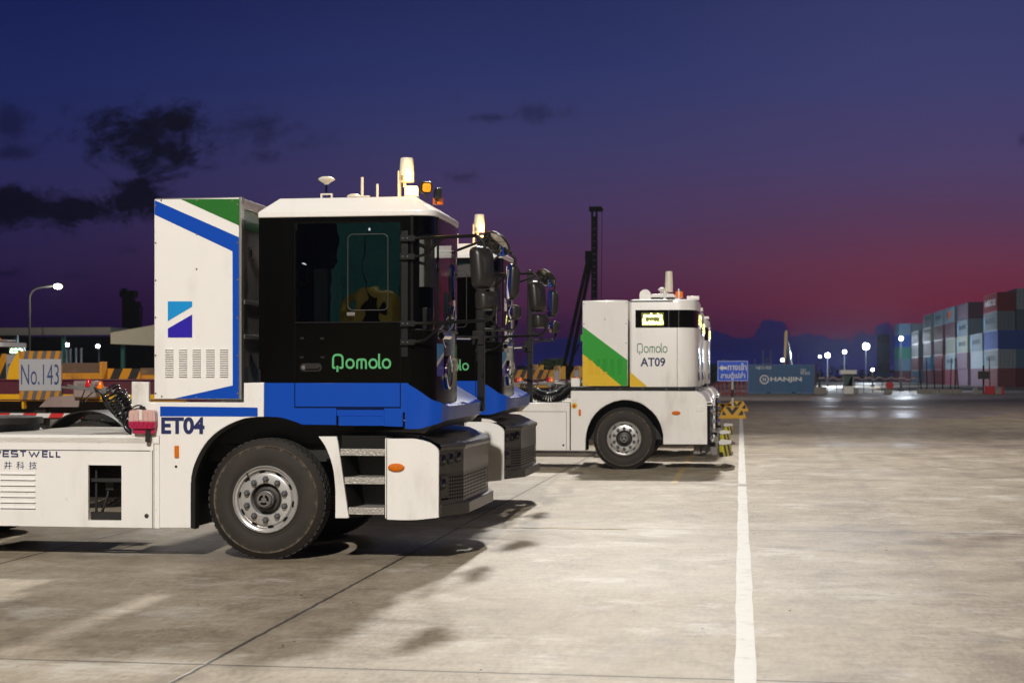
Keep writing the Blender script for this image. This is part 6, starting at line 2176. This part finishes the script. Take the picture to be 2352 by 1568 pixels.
# red fence between the row of tractors and the blue container
Yf = 128.0
x0, x1 = at(1636, 880, Yf)[0], at(1713, 880, Yf)[0]
r = thing('red_fence', 'low red steel fence left of the blue container', 'fence', (x0, Yf, 0))
n = 8
for k in range(n + 1):
    x = (x1 - x0) * k / n
    m = MB(); m.box(x - .06, x + .06, -.05, .05, 0, .8 + .08 * k); m.build('fence_post', 'red_fence', r)
m = MB()
for zz0, zz1 in ((.2, .2), (.85, 1.5)):
    m.tube([(0, 0, zz0), (x1 - x0, 0, zz1)], .05, 6)
m.build('rail', 'red_fence', r)

# guard booth
Yb = 141.0
x0, x1 = at(1937, 890, Yb)[0], at(1961.5, 890, Yb)[0]
r = thing('guard_booth', 'small white guard booth with flat roof and green window cloth', 'booth', ((x0 + x1) / 2, Yb, 0))
w2 = (x1 - x0) / 2
zl, zr_, zt_ = at(1950, 886.5, Yb)[1], at(1950, 859, Yb)[1], at(1950, 849.5, Yb)[1]
m = MB(); m.box(-w2, w2, 0, 1.2, 0, zl); m.build('wall', 'white_clean', r, bevel=.02)
m = MB(); a = at(1930, 850, Yb)[0] - r.location.x; b = at(1967.5, 850, Yb)[0] - r.location.x; m.box(a, b, -.3, 1.5, zr_, zt_); m.build('roof', 'white_clean', r, bevel=.03)
m = MB()
for x in (-w2, w2 - .07):
    for y in (0, 1.13):
        m.box(x, x + .07, y, y + .07, zl, zr_)
m.build('corner_post', 'galv', r)
m = MB(); m.prism([(-w2 + .02, zl - .1), (-w2 + .02, zr_), (w2 - .02, zr_), (w2 * .3, zr_ - .35), (-.0, zl + .25), (-w2 * .3, zl + .1)], .02, .05); m.build('window_cloth', mat('green_cloth', (.08, .14, .12), .8), r)
m = MB(); m.box(-w2 + .07, w2 - .07, 1.1, 1.13, zl, zr_); m.build('back_window', 'void', r)
m = MB(); m.box(-.22, .22, 0, .5, 0, .52); o = m.build('concrete_block', 'concrete_block', None, bevel=.02); o.location = (at(1966, 890, Yb)[0], Yb, 0); tag(o, 'small grey concrete block at the right foot of the guard booth', 'block')
x_ = at(1884.5, 900, 139)[0]
m = MB(); m.box(-.55, .55, 0, .8, 0, .62); o = m.build('concrete_block', 'concrete_block', None, bevel=.02); o.location = (x_, 139, 0); tag(o, 'grey concrete block between the blue container and the guard booth', 'block')

# row of concrete blocks with leaning poles stuck in them
BL = [(2108, 2126), (2126.5, 2138), (2138.5, 2153), (2158, 2174.5), (2175, 2188), (2188.5, 2204), (2204.5, 2209)]
NB = ['first', 'second', 'third', 'fourth', 'fifth', 'sixth', 'last']
for k, (a, b) in enumerate(BL):
    xa, xb = at(a, 897, 141)[0], at(b, 897, 141)[0]
    m = MB(); m.box(0, xb - xa, 0, .8, 0, .43); o = m.build('concrete_block', 'concrete_block', None, bevel=.02); o.location = (xa, 141, 0)
    tag(o, 'concrete block, %s from the left in the row before the stacks' % NB[k], 'block', 'row of concrete blocks')
POL = [(2116, 2112, 850, 'first'), (2129, 2128, 822, 'second'), (2147, 2145, 838, 'third'), (2165, 2164, 822, 'fourth'), (2183, 2185.5, 822, 'fifth'), (2194, 2193.5, 822, 'sixth'), (2201, 2196.5, 820, 'seventh'), (2274, 2272, 818, 'last')]
for a, b, tp, nm in POL:
    xa = at(a, 892, 141.4)[0]; xb, zb_ = at(b, tp, 141.4)
    m = MB(); m.tube([(0, 0, .40), (xb - xa, 0, zb_)], [.05, .035], 6); m.lathe([(.09, 0.43), (.07, .5), (.001, .5)], (0, 0, 0), 'z', 8)
    o = m.build('pole', 'dark_metal', None); o.location = (xa, 141.4, 0); tag(o, 'thin dark pole, %s from the left before the container stacks' % nm, 'pole', 'thin dark poles in the blocks')
for px, lab in ((2243, 'tapered concrete barrier left of the red plastic barrier'), (2296, 'tapered concrete barrier behind the traffic cone')):
    xa = at(px, 897, 141)[0]
    m = MB(); m.prism([(-.32, 0), (.32, 0), (.28, .1), (.12, .35), (.10, .62), (-.10, .62), (-.12, .35), (-.28, .1)], 0, 1.5); o = m.build('jersey_barrier', 'concrete_block', None, bevel=.02); o.location = (xa, 141, 0); tag(o, lab, 'barrier', 'tapered concrete barriers')
xa, xb = at(2261, 890, 139)[0], at(2286.5, 890, 139)[0]
m = MB(); w_ = (xb - xa)
m.prism([(0, 0), (w_ * .2, 0), (w_ * .22, .08), (w_ * .34, .08), (w_ * .36, 0), (w_ * .64, 0), (w_ * .66, .08), (w_ * .78, .08), (w_ * .8, 0), (w_, 0), (w_ * .96, .72), (w_ * .72, .74), (w_ * .7, .68), (w_ * .3, .68), (w_ * .28, .74), (w_ * .04, .72)], 0, .45)
o = m.build('plastic_barrier', 'red_plastic', None, bevel=.03); o.location = (xa, 139, 0); tag(o, 'red plastic water barrier before the container stacks', 'barrier')
r = thing('traffic_cone', 'orange red traffic cone right of the red plastic barrier', 'traffic cone', (at(2302.5, 890, 140)[0], 140, 0))
m = MB(); m.lathe([(.15, .04), (.05, .72), (.04, .75), (.001, .75)], (0, 0, 0), 'z', 16); m.build('cone', 'red_plastic', r)
m = MB(); m.box(-.2, .2, -.2, .2, 0, .04); m.build('base', 'red_plastic', r)
xa = at(2259, 890, 145)[0]
r = thing('board_sign', 'dark square board on a post before the salmon container', 'sign', (xa, 145, 0))
m = MB(); m.box(-.07, .07, 0, .12, 0, at(2259, 840, 145)[1]); m.build('post', 'dark_metal', r)
m = MB(); a, b = at(2246, 870, 145), at(2271.5, 852, 145); m.box(a[0] - xa, b[0] - xa, -.06, -.01, a[1], b[1]); m.build('board', mat('drab_board', (.05, .048, .042), .7), r)
xa = at(2043, 890, 140)[0]
r = thing('round_sign', 'round white road sign with red rim standing on a concrete block', 'sign', (xa, 140, 0))
zz = at(2043, 884.5, 140)[1]
m = MB(); m.lathe([(.28, -.02), (.001, -.02)], (0, 0, zz), 'y', 24, 0); m.lathe([(.33, .0), (.33, -.025), (.26, -.026)], (0, 0, zz), 'y', 24, 1); m.build('sign_disc', ['sign_white', 'red_plastic'], r)
m = MB(); m.tube([(0, .03, .38), (0, .03, zz)], .03, 8); m.build('post', 'galv', r)
m = MB(); m.box(-.32, .32, -.1, .5, 0, .40); o = m.build('concrete_block', 'concrete_block', None, bevel=.02); o.location = (xa - .1, 140, 0); tag(o, 'grey concrete block under the round road sign', 'block')

# wire fence along the container yard, plastic bunting on top
r = thing('wire_fence', 'low wire fence with thin posts along the container yard', 'fence', (at(1880, 890, 150)[0], 150, 0))
Lf = at(2110, 890, 150)[0] - r.location.x
m = MB()
for zz in (.35, .7, 1.05, 1.3):
    m.tube([(0, 0, zz), (Lf, 0, zz)], .012, 4)
m.build('wire', 'galv', r)
for k in range(12):
    x = Lf * k / 11
    m = MB(); m.tube([(x, 0, 0), (x, 0, 1.45)], .035, 6); m.build('fence_post', 'galv', r)
m = MB()
rnd = random.Random(2)
for k in range(110):
    x = Lf * k / 110; zz = 1.38 + .08 * math.sin(k * .5) + rnd.uniform(-.05, .05)
    m.add([(x, 0, zz), (x + .12, .0, zz), (x + .06, .03, zz - .16)], [(0, 1, 2)], k % 2)
struct(m.build('bunting', ['sign_white', 'red_plastic'], r, smooth=0), 'stuff')


# ================================================================ trees on the horizon
def tree(label, px, py_top, Y, spread, seed):
    X_, Zt = at(px, py_top, Y)
    r = thing('tree', label, 'tree', (X_, Y, 0), 0, 'dark trees on the horizon')
    m = MB(); m.tube([(0, 0, 0), (.1, 0, Zt * .4), (0, .1, Zt * .75)], [.22, .16, .06], 8)
    rnd = random.Random(seed)
    for k in range(5):
        a = rnd.uniform(0, 6.28); m.tube([(0, 0, Zt * (.3 + .08 * k)), (math.cos(a) * spread * .5, math.sin(a) * spread * .5, Zt * (.55 + .08 * k))], [.09, .03], 6)
    m.build('trunk', 'bark', r)
    m = MB()
    cl = [(rnd.uniform(-1, 1) * spread * .75, rnd.uniform(-1, 1) * spread * .6, Zt * rnd.uniform(.45, .86), spread * rnd.uniform(.25, .5)) for _ in range(13)]
    for cx, cy, cz, cr in cl:
        for _ in range(170):
            v = Vector((rnd.gauss(0, 1), rnd.gauss(0, 1), rnd.gauss(0, 1))).normalized() * cr * rnd.random() ** .4
            c = Vector((cx, cy, cz)) + v * Vector((1, 1, .75)).length / 1.6
            a = Vector((rnd.uniform(-1, 1), rnd.uniform(-1, 1), rnd.uniform(-1, 1))).normalized(); b = a.orthogonal().normalized(); s_ = rnd.uniform(.12, .3)
            m.add([c + a * s_, c + b * s_ * .5, c - a * s_, c - b * s_ * .5], [(0, 1, 2, 3)])
    m.build('crown', 'leaf', r, smooth=0)


tree('dark bushy tree at the left edge beyond the open shed', 12, 735, 150, 3.5, 1)
tree('dark round tree between the corner post and the piling rig', 1262, 836, 120, 1.7, 2)
tree('low dark tree just left of the AT09 box', 1322, 848, 130, 2.0, 3)
tree('dark tree just right of the piling rig foot', 1238, 848, 140, 1.5, 4)
tree('dark low tree behind the red fence', 1640, 838, 260, 4.0, 6)
# far row of trees and roofs that closes the view along the horizon
m = MB()
rnd = random.Random(9)
X_ = -420
while X_ < 200:
    w_ = rnd.uniform(6, 16); h_ = rnd.uniform(2.4, 4.6)
    for k in range(int(w_ * 5)):
        c = Vector((X_ + rnd.uniform(0, w_), 520 + rnd.uniform(0, 8), h_ * rnd.random() ** .6)); s_ = rnd.uniform(.5, 1.1)
        a = Vector((rnd.uniform(-1, 1), rnd.uniform(-1, 1), rnd.uniform(-1, 1))).normalized(); b = a.orthogonal().normalized()
        m.add([c + a * s_, c + b * s_ * .7, c - a * s_, c - b * s_ * .7], [(0, 1, 2, 3)])
    X_ += w_ * .9
struct(m.build('far_trees', 'leaf', smooth=0), 'stuff')


# ================================================================ behind the camera: what the cab glass mirrors
r = thing('reach_stacker', 'yellow reach stacker parked behind the camera, mirrored in the cab window', 'reach stacker', (-10.2, -15.5, 0))
m = MB(); m.box(-1.4, 1.9, -3.0, 1.2, .7, 2.3); m.prism(rrect(-1.5, 2.0, .75, 1.4, .2), 1.2, 1.5); m.build('body', 'stacker', r, bevel=.15)
m = MB(); m.prism([(-.75, 2.3), (.95, 2.3), (.8, 3.9), (.3, 4.15), (-.3, 4.1)], -1.2, .6); m.build('cabin', 'stacker', r, bevel=.15)
m = MB(); m.prism([(-.25, 3.0), (.55, 2.9), (.5, 3.6), (.0, 3.75)], .601, .64); m.build('cabin_window', 'black', r, bevel=.01)
for x in (-1.3, 1.8):
    m = MB(); m.lathe([(.3, -.3), (.75, -.3), (.8, -.2), (.8, .2), (.75, .3), (.3, .3)], (x, .6, .8), 'x', 24); m.build('wheel', 'tread', r)
ccol('lit teal', (.03, .34, .34))
for k, nm in enumerate(('lower', 'middle', 'upper')):
    put_container('lit teal', -12.9 + .15 * k, -33.5, 2.61 * k, '%s of three teal containers stacked behind the camera' % nm)
for k, (x, y, z) in enumerate([(-14.2, -14.5, 6.1), (-9.6, -12.6, 5.3), (-11.6, -13.5, 4.6)]):  # tiny glowing lenses added only to put glints in the cab glass
    r = thing('lamp_mast', '%s small lamp added behind the camera to glint in the cab glass' % ('first', 'second', 'third', 'fourth', 'fifth')[k], 'lamp', (x, y, 0), 0, 'lamps added for glints')
    m = MB(); m.tube([(0, 0, 0), (0, 0, z)], .02, 6); m.build('pole', 'pole_grey', r)
    m = MB(); m.lathe([(.05, 0), (.045, .03), (.001, .04)], (0, 0, z), 'y', 12, 0, 1.6); m.build('lens', 'glint', r)


# ================================================================ evening haze over the yard
m = MB(); m.box(-500, 320, -60, 620, -1.0, 17.0)
hz = struct(m.build('haze', 'white', smooth=0), 'stuff')
hm = bpy.data.materials.new('evening_haze'); hm.use_nodes = True
ht = NT(hm.node_tree); ht.n.clear()
ho = ht.node('ShaderNodeOutputMaterial'); hv = ht.node('ShaderNodeVolumePrincipled')
hv.inputs['Color'].default_value = (.82, .88, 1, 1); hv.inputs['Density'].default_value = .0002; hv.inputs['Anisotropy'].default_value = .55
ht.l.new(hv.outputs[0], ho.inputs['Volume'])
hz.data.materials.clear(); hz.data.materials.append(hm)
SC.cycles.volume_bounces = 0
